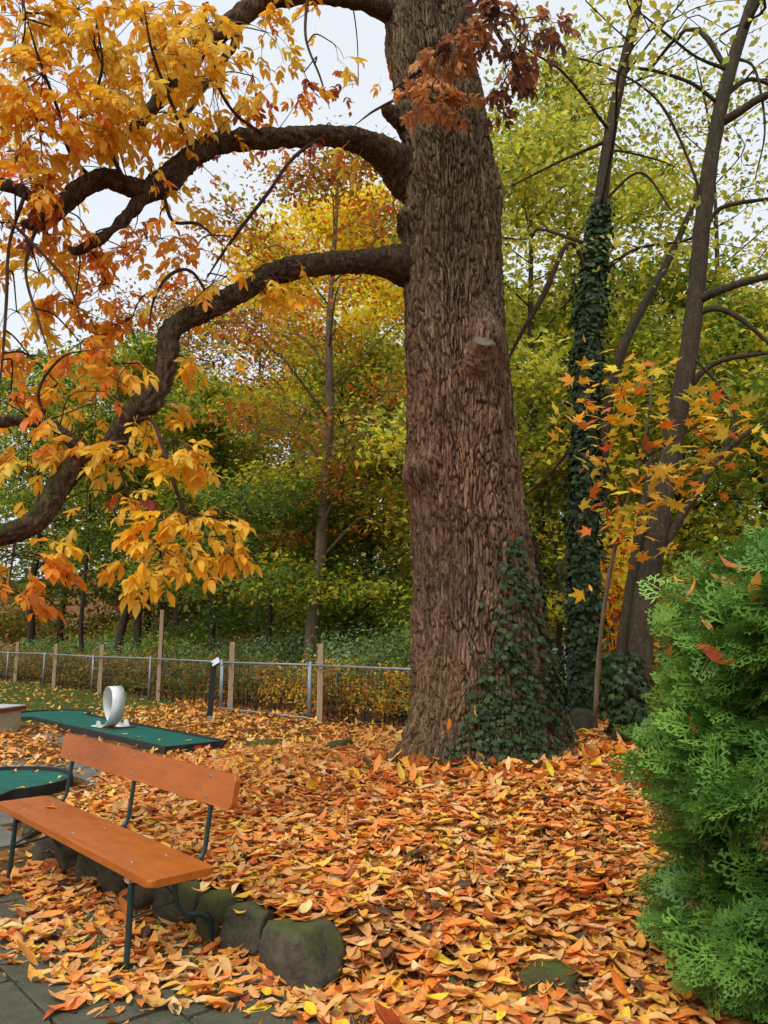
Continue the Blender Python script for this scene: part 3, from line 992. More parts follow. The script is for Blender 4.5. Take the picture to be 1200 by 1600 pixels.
def trunk_surface(th, z):
    """point of the trunk surface, plate height; th and z arrays"""
    cx, r = trunk_at(z)
    x0, y0 = np.cos(th), np.sin(th)
    s = th * 0.5
    lobes = 0.5 * np.cos(3 * th + 1.1) + 0.5 * np.cos(5 * th - 0.4) + 0.35 * np.cos(8 * th + 2)
    flare = np.exp(-np.maximum(z - BASEZ + .25, 0) / 0.33)
    r = r * (1 + 0.035 * np.cos(2 * th + z * 0.7) + 0.03 * np.cos(3 * th - z)) + 0.19 * flare * (0.55 + 0.65 * np.clip(lobes, -0.6, 2))
    # mossy root running out to the left and front
    da = np.angle(np.exp(1j * (th - math.radians(200))))
    r = r + 0.42 * np.exp(-(da / 0.28) ** 2) * np.exp(-np.maximum(z - BASEZ + .1, 0) / 0.20)
    da = np.angle(np.exp(1j * (th - math.radians(330))))
    r = r + 0.10 * np.exp(-(da / 0.35) ** 2) * np.exp(-np.maximum(z - BASEZ + .1, 0) / 0.5)
    q = np.stack([x0 * 1.1, y0 * 1.1, z * 0.8], -1)
    r = r + 0.035 * fbm(q * 1.6, 21)
    # interlacing plates: stretched Voronoi cells over (arc, height)
    w = fbm(np.stack([x0 * 2.6, y0 * 2.6, z * 1.8], -1), 31)
    w2 = fbm(np.stack([x0 * 9, y0 * 9, z * 4], -1), 41)
    ncol = 84
    U = (th / (2 * math.pi)) * ncol + 1.15 * w + 0.5 * w2
    Wz = z / 0.32 + 0.9 * w2 + 1.2 * w
    iu, iw = np.floor(U).astype(np.int64), np.floor(Wz).astype(np.int64)
    f1 = np.full(U.shape, 9.0); f2 = np.full(U.shape, 9.0); pid = np.zeros(U.shape)
    for du in (-1, 0, 1):
        for dw in (-1, 0, 1):
            cu, cw = iu + du, iw + dw
            m = np.mod(cu, ncol)
            zz = np.zeros_like(m)
            px_ = cu + 0.12 + 0.76 * hash3(m, cw, zz, 1)
            pw_ = cw + 0.05 + 0.9 * hash3(m, cw, zz, 2)
            d = np.sqrt((px_ - U) ** 2 + ((pw_ - Wz) * 0.75) ** 2)
            near = d < f1
            f2 = np.where(near, f1, np.minimum(f2, d))
            pid = np.where(near, hash3(m, cw, zz, 5), pid)
            f1 = np.where(near, d, f1)
    pl_ = smooth(0.03, 0.15, f2 - f1)
    fu = vnoise(np.stack([x0 * 8.5 + .8 * w, y0 * 8.5 + .8 * w, z * 1.35 + w], -1), 57)     # long connected furrows
    fu2 = vnoise(np.stack([x0 * 13 + 9, y0 * 13, z * 2.1], -1), 58)
    pl_ = pl_ * (.15 + .85 * smooth(.015, .11, np.abs(fu))) * (.35 + .65 * smooth(.01, .08, np.abs(fu2)))
    fine = fbm(np.stack([x0 * 30, y0 * 30, z * 11], -1), 51)
    bh = -.036 + 0.044 * pl_ * (0.5 + 0.6 * pid) + 0.006 * fine * (.4 + pl_)
    r = r + bh
    x = cx + r * x0
    y = TY + r * y0
    for kx, kz, kh, kw, kzz in knots:
        g = np.exp(-((x - kx) / kw) ** 2 - ((z - kz) / kzz) ** 2) * (y0 < 0.35)
        y = y - g * kh * 2.0 * np.clip(-y0, 0, 1)
        x = x + g * kh * x0
    return np.stack([x, y, z], -1), pl_ * (0.45 + 0.55 * hash3((pid * 9999).astype(np.int64), (pid * 777).astype(np.int64), (pid * 0).astype(np.int64), 9))

nth, nz = 410, 620
th = np.arange(nth) / nth * 2 * math.pi
th = th - 0.45 * np.cos(th)          # finer mesh towards the camera (th = -pi/2)
zz = np.linspace(BASEZ - 0.35, 8.9, nz)
TH, Z2 = np.meshgrid(th, zz)
TV, TP = trunk_surface(TH, Z2)
i = np.arange(nz - 1)[:, None] * nth
j = np.arange(nth)[None, :]
TF = np.stack([i + j, i + (j + 1) % nth, i + nth + (j + 1) % nth, i + nth + j], -1).reshape(-1, 4)
# the stem above the frame, coarser
bl(link('trunk', mesh_from('trunk', TV.reshape(-1, 3), TF, M['bark'], attr={'plate': TP}), big))
def pipe_obj(name, ctrl, n, sides, mat, parent, root, rough=0.0, freq=9.0, seed=0, cap=True):
    c = catmull(ctrl, n)
    V, F = tube(c[:, :3], np.maximum(c[:, 3], 0.002), sides, rough, freq, seed, ridge=0.022 if rough else 0.0)
    pv = rng.random(len(V))
    o = link(name, mesh_from(name, V, F, mat, attr={'plate': pv}), parent)
    return local(o, root), c
cxt, rt = trunk_at(8.9)
pipe_obj('upper_stem', [(cxt, TY, 8.6, rt), (cxt - .02, TY, 9.6, rt * .92), (cxt - .1, TY + .1, 10.8, rt * .7), (cxt - .1, TY + .2, 12.2, .12), (cxt, TY + .2, 13.2, .03)], 30, 20, M['limb'], big, big, 0.03)

def L(px, py, Y, rpx):
    q = P(px, py, Y)
    f = Y * cp + (q[2] - EYE) * sp
    return (q[0], q[1], q[2], rpx * .93 * f / FPX)

limbs = {}
def limb(key, ctrl, n=260, sides=36, mat='limb', name='limb', rough=0.02):
    o, c = pipe_obj(name, [L(*q) for q in ctrl], n, sides, M[mat], big, big, rough, 11.0, len(limbs))
    limbs[key] = c
    return o
limb('A', [(700, 345, 7.45, 40), (668, 308, 7.4, 36), (640, 276, 7.3, 40), (605, 244, 7.1, 28), (565, 222, 6.85, 20), (520, 213, 6.6, 17.5), (470, 214, 6.4, 16.5), (420, 216, 6.3, 17), (370, 219, 6.2, 17.5),
           (330, 228, 6.1, 18), (295, 249, 6.0, 19), (262, 280, 5.9, 21), (230, 298, 5.8, 19), (200, 291, 5.75, 17), (165, 279, 5.7, 16), (130, 292, 5.65, 16), (98, 320, 5.6, 15), (62, 348, 5.6, 13), (35, 350, 5.6, 6)])
limb('A2', [(92, 332, 5.6, 14), (60, 312, 5.55, 11), (20, 293, 5.5, 10), (-30, 280, 5.45, 9), (-90, 250, 5.4, 6)], 40, 12)
limb('A3', [(232, 302, 5.8, 12), (205, 330, 5.75, 11), (180, 355, 5.7, 10), (150, 378, 5.65, 8.5), (122, 392, 5.6, 8), (108, 388, 5.6, 4)], 40, 12)
limb('B', [(690, 440, 7.45, 36), (660, 424, 7.4, 33), (635, 415, 7.3, 38), (600, 409, 7.1, 25), (560, 409, 6.9, 19.5), (515, 412, 6.6, 19), (470, 417, 6.3, 19), (430, 427, 6.2, 19), (395, 445, 6.1, 18), (360, 465, 6.0, 17.5), (325, 484, 5.9, 17),
           (290, 500, 5.8, 17), (265, 520, 5.7, 18), (262, 555, 5.65, 19), (253, 590, 5.6, 18), (236, 622, 5.5, 22), (208, 646, 5.4, 19), (188, 676, 5.3, 19), (172, 700, 5.2, 19), (140, 716, 5.1, 18), (108, 738, 5.0, 20), (85, 772, 4.9, 19),
           (62, 808, 4.8, 19), (30, 828, 4.7, 19), (-20, 838, 4.6, 18), (-90, 820, 4.5, 14)], 340, 40)
limb('B2', [(140, 712, 5.1, 12), (110, 685, 5.15, 11), (75, 664, 5.2, 10), (35, 658, 5.2, 9), (-30, 662, 5.2, 8)], 40, 12)
limb('C', [(680, 80, 7.45, 34), (650, 48, 7.4, 28), (615, 20, 7.3, 20), (570, 3, 7.1, 16), (510, -8, 6.8, 15), (450, -6, 6.7, 16), (400, 8, 6.6, 17), (360, 38, 6.5, 17), (320, 72, 6.4, 15), (285, 112, 6.3, 14), (245, 160, 6.2, 12), (205, 205, 6.1, 10), (150, 235, 6.0, 7), (90, 250, 5.9, 4)], 90, 16)
limb('C2', [(380, 20, 6.55, 8), (365, 70, 6.5, 7), (330, 120, 6.4, 6), (300, 165, 6.3, 5), (280, 210, 6.2, 3)], 40, 8)
limb('D', [(690, 230, 7.4, 36), (655, 210, 7.3, 28), (632, 192, 7.2, 19), (616, 180, 7.15, 14), (604, 170, 7.1, 12), (600, 166, 7.1, 3)], 40, 18)
# smaller twigs drawn one by one
tw = [('E', [(745, -30, 6.6, 9), (715, 40, 6.4, 7), (690, 75, 6.35, 6), (655, 110, 6.3, 5), (612, 142, 6.25, 3.5)]),
      ('E2', [(745, -10, 6.5, 6), (770, 40, 6.4, 5), (800, 90, 6.3, 3.5), (815, 120, 6.2, 2)]),
      ('F', [(700, 160, 6.7, 4), (640, 150, 6.6, 3.5), (590, 170, 6.5, 3), (555, 195, 6.4, 2)]),
      ('g1', [(500, 214, 6.45, 5), (455, 250, 6.3, 4), (420, 300, 6.2, 4), (385, 345, 6.1, 4), (345, 400, 6.0, 3), (320, 440, 5.9, 2)]),
      ('g2', [(255, 300, 5.85, 4), (270, 345, 5.75, 4), (310, 350, 5.7, 3.5), (345, 380, 5.6, 3)]),
      ('g3', [(335, 480, 5.9, 4), (300, 425, 5.8, 4), (265, 430, 5.7, 4), (240, 470, 5.6, 3), (232, 520, 5.5, 2)]),
      ('h1', [(205, 660, 5.4, 4), (235, 655, 5.2, 4.5), (252, 690, 5.1, 4.5), (268, 745, 5.0, 4.5), (285, 790, 4.95, 4), (300, 835, 4.9, 2.5)]),
      ('h2', [(175, 705, 5.2, 3), (190, 740, 5.1, 3), (205, 785, 5.0, 2.6), (235, 830, 4.95, 2)]),
      ('h3', [(150, 710, 5.1, 3), (165, 690, 5.0, 2.6), (190, 660, 4.9, 2)]),
      ('k1', [(25, 830, 4.7, 4), (20, 870, 4.6, 3), (12, 930, 4.5, 2)]),
      ('k2', [(40, 300, 5.5, 5), (15, 380, 5.3, 4), (10, 470, 5.2, 4), (4, 560, 5.1, 3), (-4, 620, 5.0, 2)]),
      ('k3', [(0, 330, 5.4, 4), (70, 400, 5.2, 3.5), (110, 450, 5.1, 3), (130, 520, 5.0, 2)]),
      ('m1', [(150, 285, 5.7, 5), (110, 240, 5.5, 4.5), (90, 170, 5.3, 4), (60, 90, 5.1, 3), (40, 20, 5.0, 2)]),
      ('m2', [(200, 292, 5.7, 5), (170, 230, 5.5, 4), (150, 160, 5.2, 4), (160, 100, 5.0, 3), (150, 30, 4.9, 2)]),
      ('m3', [(300, 250, 6.0, 5), (280, 190, 5.6, 4), (255, 130, 5.3, 4), (235, 70, 5.1, 3), (225, 10, 5.0, 2)]),
      ('m4', [(420, 215, 6.3, 4), (370, 180, 5.9, 3.5), (340, 130, 5.6, 3), (335, 60, 5.5, 2)]),
      ('m5', [(480, -5, 6.7, 4), (478, 60, 6.4, 3), (500, 120, 6.3, 2.4), (515, 170, 6.2, 1.6)]),
      ('m6', [(60, 345, 5.6, 4), (40, 420, 5.3, 3.5), (60, 500, 5.1, 3), (80, 560, 5.0, 2)]),
      ('m7', [(100, 690, 5.1, 4), (60, 620, 5.0, 3.5), (95, 560, 4.9, 3), (150, 545, 4.9, 2)])]
for key, ct in tw:
    ct = [(a_, b_, y_, r_ * (.75 if k_ < len(ct) - 1 else .35)) for k_, (a_, b_, y_, r_) in enumerate(ct)]
    limb(key, ct, 30, 6, 'twig', 'branch', 0)

# stub of a sawn-off branch on the front of the trunk, with its grey cut face
so, sc_ = pipe_obj('branch_stub', [(*P(742, 600, TY - .30), .20), (*P(747, 572, TY - .47), .175), (*P(752, 550, TY - .60), .135), (*P(755, 538, TY - .68), .105), (*P(756, 533, TY - .705), .098)], 40, 36, M['bark'], big, big, 0.03, 8.0, 5)
e0, e1 = sc_[-2][:3], sc_[-1][:3]
ax = (e1 - e0) / np.linalg.norm(e1 - e0)
local(link('cut_face', mesh_from('cut_face', *tube([e1 - ax * .02, e1 + ax * .004, e1 + ax * .010], [.092, .090, .080], 24, .004, 30), M['cutwood'], smooth_sh=False), so), big).location = (0, 0, 0)

# leaves: compound, five to seven drooping leaflets
YEL = [s2l(253, 198, 46), s2l(255, 207, 66), s2l(250, 189, 38), s2l(255, 214, 88), s2l(246, 176, 40)]
ORA = [s2l(250, 172, 48), s2l(244, 154, 44), s2l(252, 184, 56), s2l(236, 134, 46)]
RED = [s2l(176, 74, 38), s2l(196, 90, 38), s2l(150, 62, 40), s2l(212, 110, 44)]
RUS = [s2l(214, 150, 94), s2l(198, 130, 80), s2l(222, 160, 100), s2l(180, 112, 70)]
DRU = [s2l(148, 92, 70), s2l(128, 80, 66), s2l(176, 110, 74), s2l(108, 72, 62)]
PAL = {'y': YEL, 'o': ORA, 'r': RED, 'b': RUS, 'd': DRU}

def compound_tpl(seed, nlf=5, droop=0.5):
    r = np.random.default_rng(seed)
    Vs, Fs, Ls, n = [], [], [], 0
    Lr = 0.22
    tcurve = lambda t: np.array([0.02 * math.sin(3 * t + seed), Lr * t, -0.10 * droop * t * t])
    # rachis, three-sided
    ts = np.linspace(0, 1, 5)
    pts = np.array([tcurve(t) for t in ts])
    V, F = tube(pts, np.linspace(0.0026, 0.0014, 5), 4)
    F3 = np.vstack([F[:, [0, 1, 2]], F[:, [0, 2, 3]]])
    Vs.append(V); Fs.append(F3); Ls.append(np.tile([0, .5, 0], (len(V), 1))); n += len(V)
    slots = [(1.0, 0)]
    for k in range((nlf - 1) // 2):
        t = 0.95 - 0.27 * k - r.uniform(0, .05)
        slots += [(t, 1), (t, -1)]
    for t, s in slots:
        size = r.uniform(0.9, 1.1) * (1.0 if s == 0 else 0.96 - 0.25 * (0.95 - t))
        lv, lf, ll = leaf_tpl(0.155 * size, 0.062 * size, r.uniform(-.35, .05), r.uniform(-.1, .35), r.uniform(-.5, .5), .05, seed=seed * 13 + int(t * 10) + s)
        az = (-s * math.radians(r.uniform(38, 66))) if s else r.normal() * .12
        R = rot_stack(np.array([az]), np.array([-droop * r.uniform(.5, 1.5)]), np.array([s * r.uniform(0, .5) + r.normal() * .2]))[0]
        Vs.append(lv @ R.T + tcurve(t)); Fs.append(lf + n); Ls.append(ll); n += len(lv)
    return np.vstack(Vs), np.vstack(Fs), np.vstack(Ls)
CT = [compound_tpl(k, 5 if k % 3 else 7, d) for k, d in enumerate((.35, .6, .9, .5, 1.1, .75, .45, .8, 1.0))]
CTM = [mesh_from('leaf', V, F, M['hickory_one'], lf=Lf) for V, F, Lf in CT]

blobs = [  # px, py, distance, radius px, leaves, palette
    (35, 45, 5.0, 60, 18, 'yyo'), (120, 30, 5.1, 65, 20, 'y'), (20, 100, 5.2, 55, 10, 'yo'), (270, 20, 5.4, 50, 9, 'y'), (100, 80, 5.0, 60, 12, 'y'), (300, 90, 5.3, 50, 9, 'y'), (20, 190, 5.0, 50, 9, 'yo'), (215, 35, 5.3, 62, 18, 'y'), (150, 95, 4.9, 62, 20, 'y'), (250, 100, 5.1, 66, 22, 'y'), (65, 130, 4.7, 60, 20, 'yyo'),
    (320, 50, 5.6, 52, 12, 'y'), (330, 135, 5.4, 55, 15, 'y'), (170, 165, 4.9, 56, 17, 'y'), (415, 60, 6.1, 42, 8, 'y'), (395, 130, 5.9, 46, 6, 'or'), (60, 220, 4.9, 60, 16, 'yo'), (120, 200, 4.9, 52, 14, 'yyo'),
    (215, 205, 5.2, 55, 14, 'y'), (290, 195, 5.4, 46, 10, 'yo'), (30, 300, 5.2, 50, 10, 'or'), (95, 270, 5.2, 48, 8, 'or'), (15, 370, 5.2, 48, 9, 'rd'), (75, 380, 5.2, 46, 7, 'or'),
    (140, 390, 5.3, 46, 8, 'o'), (195, 400, 5.3, 46, 9, 'o'), (250, 385, 5.5, 46, 9, 'o'), (305, 400, 5.6, 42, 7, 'yo'), (365, 350, 6.1, 38, 5, 'y'), (165, 455, 5.1, 48, 9, 'o'), (60, 440, 5.0, 50, 9, 'y'), (115, 490, 5.0, 50, 10, 'yo'),
    (25, 500, 5.0, 48, 9, 'y'), (205, 510, 5.4, 46, 10, 'oy'), (125, 550, 4.9, 52, 12, 'o'), (45, 570, 4.9, 52, 12, 'oy'), (165, 580, 5.0, 40, 7, 'yo'), (90, 610, 4.9, 40, 7, 'yo'), (15, 640, 4.9, 36, 5, 'o'),
    (45, 705, 5.0, 50, 9, 'y'), (110, 690, 5.0, 38, 6, 'yo'), (250, 640, 5.2, 44, 7, 'y'), (205, 725, 5.0, 44, 9, 'y'), (270, 700, 5.0, 42, 8, 'y'), (310, 715, 4.95, 34, 5, 'y'), (200, 770, 5.0, 26, 3, 'ry'),
    (300, 815, 4.9, 42, 10, 'y'), (250, 870, 4.85, 44, 13, 'y'), (325, 850, 4.9, 38, 10, 'y'), (350, 805, 4.95, 24, 4, 'y'), (215, 830, 4.95, 22, 3, 'y'),
    (25, 880, 4.6, 42, 9, 'o'), (10, 930, 4.5, 36, 7, 'o'), (70, 845, 4.8, 30, 3, 'y'), (500, 160, 6.3, 36, 4, 'o'), (520, 75, 6.4, 40, 3, 'y'), (475, 120, 6.4, 34, 4, 'r'), (560, 215, 6.4, 30, 3, 'oy'), (515, 218, 6.4, 20, 2, 'r'),
    (410, 462, 6.0, 34, 6, 'y'), (445, 465, 6.1, 20, 3, 'y'), (335, 575, 5.7, 30, 6, 'y'), (560, 140, 7.4, 46, 4, 'ro'), (355, 440, 5.9, 26, 3, 'yr'), (430, 20, 6.4, 40, 5, 'yo'),
    (695, 85, 6.2, 38, 12, 'b'), (675, 145, 6.2, 34, 10, 'b'), (720, 60, 6.25, 34, 9, 'bd'), (715, 165, 6.3, 24, 6, 'b'), (650, 160, 6.3, 20, 4, 'b'), (775, 35, 6.2, 48, 15, 'db'), (815, 60, 6.2, 42, 13, 'd'), (790, 110, 6.3, 36, 9, 'db'), (775, 165, 6.4, 22, 4, 'd'), (850, 30, 6.3, 28, 6, 'd')]

allpts = np.vstack([c[4:, :3] for c in limbs.values()])
T_, R_, K_, C_ = [], [], [], []
twigs = Acc()
for bi, (px, py, Y, rp, cnt, pal) in enumerate(blobs):
    cnt = int(cnt * (2.1 if px < 460 else 2.5 if px > 620 else 1.2))
    rp *= 1.22 if px < 460 else 1.0
    if 330 < py < 660 and px < 320: Y += .75          # behind the lower limb
    elif py < 300 and px < 440: Y += .35
    c = P(px, py, Y)
    rw = rp * Y / FPX
    dd = np.linalg.norm(allpts - c, axis=1) + 0.6 * np.maximum(0, c[2] - allpts[:, 2])
    a0 = allpts[dd.argmin()]
    hub = c + np.array([0, 0, 0.25 * rw])
    if np.linalg.norm(hub - a0) > 0.12:
        mid = (a0 + hub) / 2 + rng.normal(size=3) * 0.05 + np.array([0, 0, 0.05])
        V, F = tube(catmull([a0, mid, hub], 8), np.linspace(0.008, 0.005, 8), 5 + 1)
        twigs.add(V, F)
    nsub = max(2, cnt // 3)
    done = 0
    for k in range(nsub):
        d = rng.normal(size=3) * np.array([1, 0.9, 0.75])
        d /= np.linalg.norm(d)
        e = hub + d * rw * rng.uniform(0.45, 1.0) - np.array([0, 0, 0.2 * rw])
        m = (hub + e) / 2 + np.array([0, 0, 0.10 * rw]) + rng.normal(size=3) * 0.02
        path = catmull([hub, m, e], 7)
        V, F = tube(path, np.linspace(0.0045, 0.002, 7), 4)
        twigs.add(V, F)
        nl_ = cnt // nsub + (1 if k < cnt % nsub else 0)
        for q in range(nl_):
            t = path[min(6, 6 - q)] if q < 5 else path[2]
            out = e - hub
            yaw = math.atan2(-out[0], out[1]) + rng.normal() * 0.9
            T_.append(t); R_.append((yaw, rng.normal() * .3 - 0.25, rng.normal() * .35)); K_.append(rng.integers(len(CT)))
            pz_ = PAL[pal[int(rng.integers(len(pal)))] if rng.random() < .6 else pal[0]]
            col = np.array(pz_[int(rng.integers(len(pz_)))]) * rng.uniform(0.8, 1.12)
            C_.append(np.clip(col, 0, 1))
for k in range(90):                                  # short leafy side twigs along the limbs
    c_ = limbs[['A', 'B', 'C', 'A', 'B', 'A2', 'B2', 'C2'][k % 8]]
    a0 = c_[int(rng.integers(len(c_) // 4, len(c_) - 4)), :3]
    d = rng.normal(size=3) * np.array([.5, .5, .35]) + np.array([-.1, -.05, .12])
    e = a0 + d * rng.uniform(.35, .9)
    path = catmull([a0, (a0 + e) / 2 + rng.normal(size=3) * .07 + [0, 0, .05], e], 8)
    V, F = tube(path, np.linspace(.006, .0022, 8), 4)
    twigs.add(V, F)
    for q in range(int(rng.integers(1, 4))):
        T_.append(path[7 - q]); R_.append((math.atan2(-d[0], d[1]) + rng.normal() * .9, rng.normal() * .3 - .3, rng.normal() * .35)); K_.append(rng.integers(len(CT)))
        pz_ = PAL['y' if rng.random() < .6 else 'o']
        C_.append(np.array(pz_[int(rng.integers(len(pz_)))]))
bl(twigs.obj('twig', M['twig'], big))['kind'] = 'stuff'
# many small leaves higher and farther in the crown, seen against the sky
far_crown = []
for k in range(460):
    px, py = rng.uniform(-80, 620), rng.uniform(-260, 420)
    if px > 430 and (rng.random() < .8 or py > 200): continue
    if py > 260 and px > 330: continue
    if py < 0 and rng.random() < 0.3: continue
    T_.append(P(px, py, rng.uniform(7.0, 9.5))); R_.append((rng.uniform(0, 6.28), rng.normal() * .4 - .4, rng.normal() * .5)); K_.append(rng.integers(len(CT)))
    pz_ = PAL[rng.choice(list('yoorr'))]
    C_.append(np.array(pz_[int(rng.integers(len(pz_)))]))
T_, R_, K_, C_ = np.array(T_), np.array(R_), np.array(K_), np.array(C_)
pxs = to_px(T_)
vis = (pxs[:, 0] > -10) & (pxs[:, 0] < 1210) & (pxs[:, 1] > -10)
order = np.argsort(np.where(vis, pxs[:, 2], 99))
one = set(order[:298].tolist())
RM = rot_stack(R_[:, 0], R_[:, 1], R_[:, 2])
SZ = rng.uniform(0.46, .84, len(T_))
for k in one:
    o = link('leaf', CTM[K_[k]], big)
    mt = Matrix([list(RM[k][r] * SZ[k]) + [0] for r in range(3)] + [[0, 0, 0, 1]])
    mt.translation = Vector(T_[k] - np.array([TREE[0], TREE[1], BASEZ]))
    o.matrix_local = mt
    o.color = (*C_[k], 1)
acc = Acc()
for q in range(len(CT)):
    s = np.array([k for k in range(len(T_)) if K_[k] == q and k not in one])
    if len(s): inst(acc, CT[q], RM[s], T_[s], SZ[s], C_[s])
o = bl(acc.obj('crown', M['hickory'], big)); o['kind'] = 'stuff'
# ------------------------------------------------------------------ leaf cards for distant and small foliage
def rhomb(w=0.62, fold=0.18):
    V = np.array([[0, 0, 0], [w / 2, .45, fold * .5], [0, 1.0, -0.08], [-w / 2, .45, fold * .5], [0, .48, 0]])
    F = np.array([[0, 1, 4], [1, 2, 4], [2, 3, 4], [3, 0, 4]])
    return V, F, None
def card(w=0.6):
    V = np.array([[0, 0, 0], [w / 2, .45, .10], [0, 1.0, -.05], [-w / 2, .45, .10]])
    return V, np.array([[0, 1, 2], [0, 2, 3]]), None
def lobed(n=5, seed=0, inner=0.45):
    """palmate leaf fan around the stalk point"""
    r = np.random.default_rng(seed)
    pts = [(0, 0)]
    lens = {3: [.7, 1, .7], 5: [.55, .85, 1, .85, .55]}[n]
    angs = np.radians({3: [-55, 0, 55], 5: [-105, -50, 0, 50, 105]}[n])
    out = []
    for k in range(n):
        out.append((lens[k] * math.sin(angs[k]), lens[k] * math.cos(angs[k]) + .25, r.normal() * .05 - .04))
        if k < n - 1:
            am = (angs[k] + angs[k + 1]) / 2
            out.append((inner * math.sin(am), inner * math.cos(am) + .25, .05))
    V = np.array([(0, .25, 0.02), (0, 0, 0)] + out)
    m = len(out)
    F = [(0, 2 + k + 1, 2 + k) for k in range(m - 1)] + [(0, 2, 1), (0, 1, 2 + m - 1)]
    return V, np.array(F), None
CARD = card()
RHOMB = rhomb()
IVYL = lobed(5, 3, 0.55)

def jitter_cols(base, n, amt=0.22, hue=0.06):
    c = np.asarray(base) * rng.uniform(1 - amt, 1 + amt, (n, 1))
    c = c * (1 + rng.normal(size=(n, 3)) * hue)
    return np.clip(c, 0.002, 0.95)

def leaf_cloud(acc, centers, sig, n_each, size, pal, tilt=0.5, tpl=CARD, flat=0.5):
    """n_each leaves scattered round each centre; each clump leans to one palette colour"""
    m = len(centers)
    ci = np.repeat(np.arange(m), n_each)
    N = len(ci)
    off = rng.normal(size=(N, 3)) * np.array([sig, sig, sig * flat])
    T = np.asarray(centers)[ci] + off
    pal = np.asarray(pal)
    pc = rng.integers(len(pal), size=m)
    lc = np.where(rng.random(N) < 0.72, pc[ci], rng.integers(len(pal), size=N))
    bright = rng.uniform(0.6, 1.3, m)[ci]
    C = np.clip(pal[lc] * (bright * rng.uniform(.78, 1.22, N))[:, None] * (1 + rng.normal(size=(N, 3)) * .05), .002, .95)
    R = rot_stack(rng.uniform(0, 6.283, N), rng.normal(size=N) * tilt - .25, rng.normal(size=N) * tilt)
    inst(acc, tpl, R, T, size * rng.uniform(.5, 1.3, N), C)

# palettes (leaf albedos)
def pal(*cs): return [s2l(*c) for c in cs]
GREEN = pal((86, 110, 44), (104, 126, 48), (76, 100, 46), (128, 140, 52))
DARK = pal((60, 84, 38), (76, 102, 44), (88, 114, 48), (52, 76, 38))
YGREEN = pal((148, 150, 44), (164, 160, 46), (126, 136, 46), (178, 166, 52), (110, 126, 44))
PALEG = pal((158, 164, 74), (176, 174, 78), (138, 150, 66), (186, 176, 70))
GOLD = pal((240, 186, 50), (248, 200, 70), (228, 170, 44), (214, 172, 56))
OLIVE = pal((120, 104, 38), (136, 112, 38), (98, 96, 40), (150, 112, 36), (160, 96, 34))
BROWN = pal((128, 84, 36), (148, 92, 36), (110, 76, 38), (160, 110, 44))
HEDGE = pal((146, 112, 38), (168, 122, 38), (112, 104, 40), (186, 118, 36), (88, 96, 42))
BRAMB = pal((92, 118, 84), (110, 134, 100), (76, 106, 64), (132, 150, 112), (118, 130, 62))

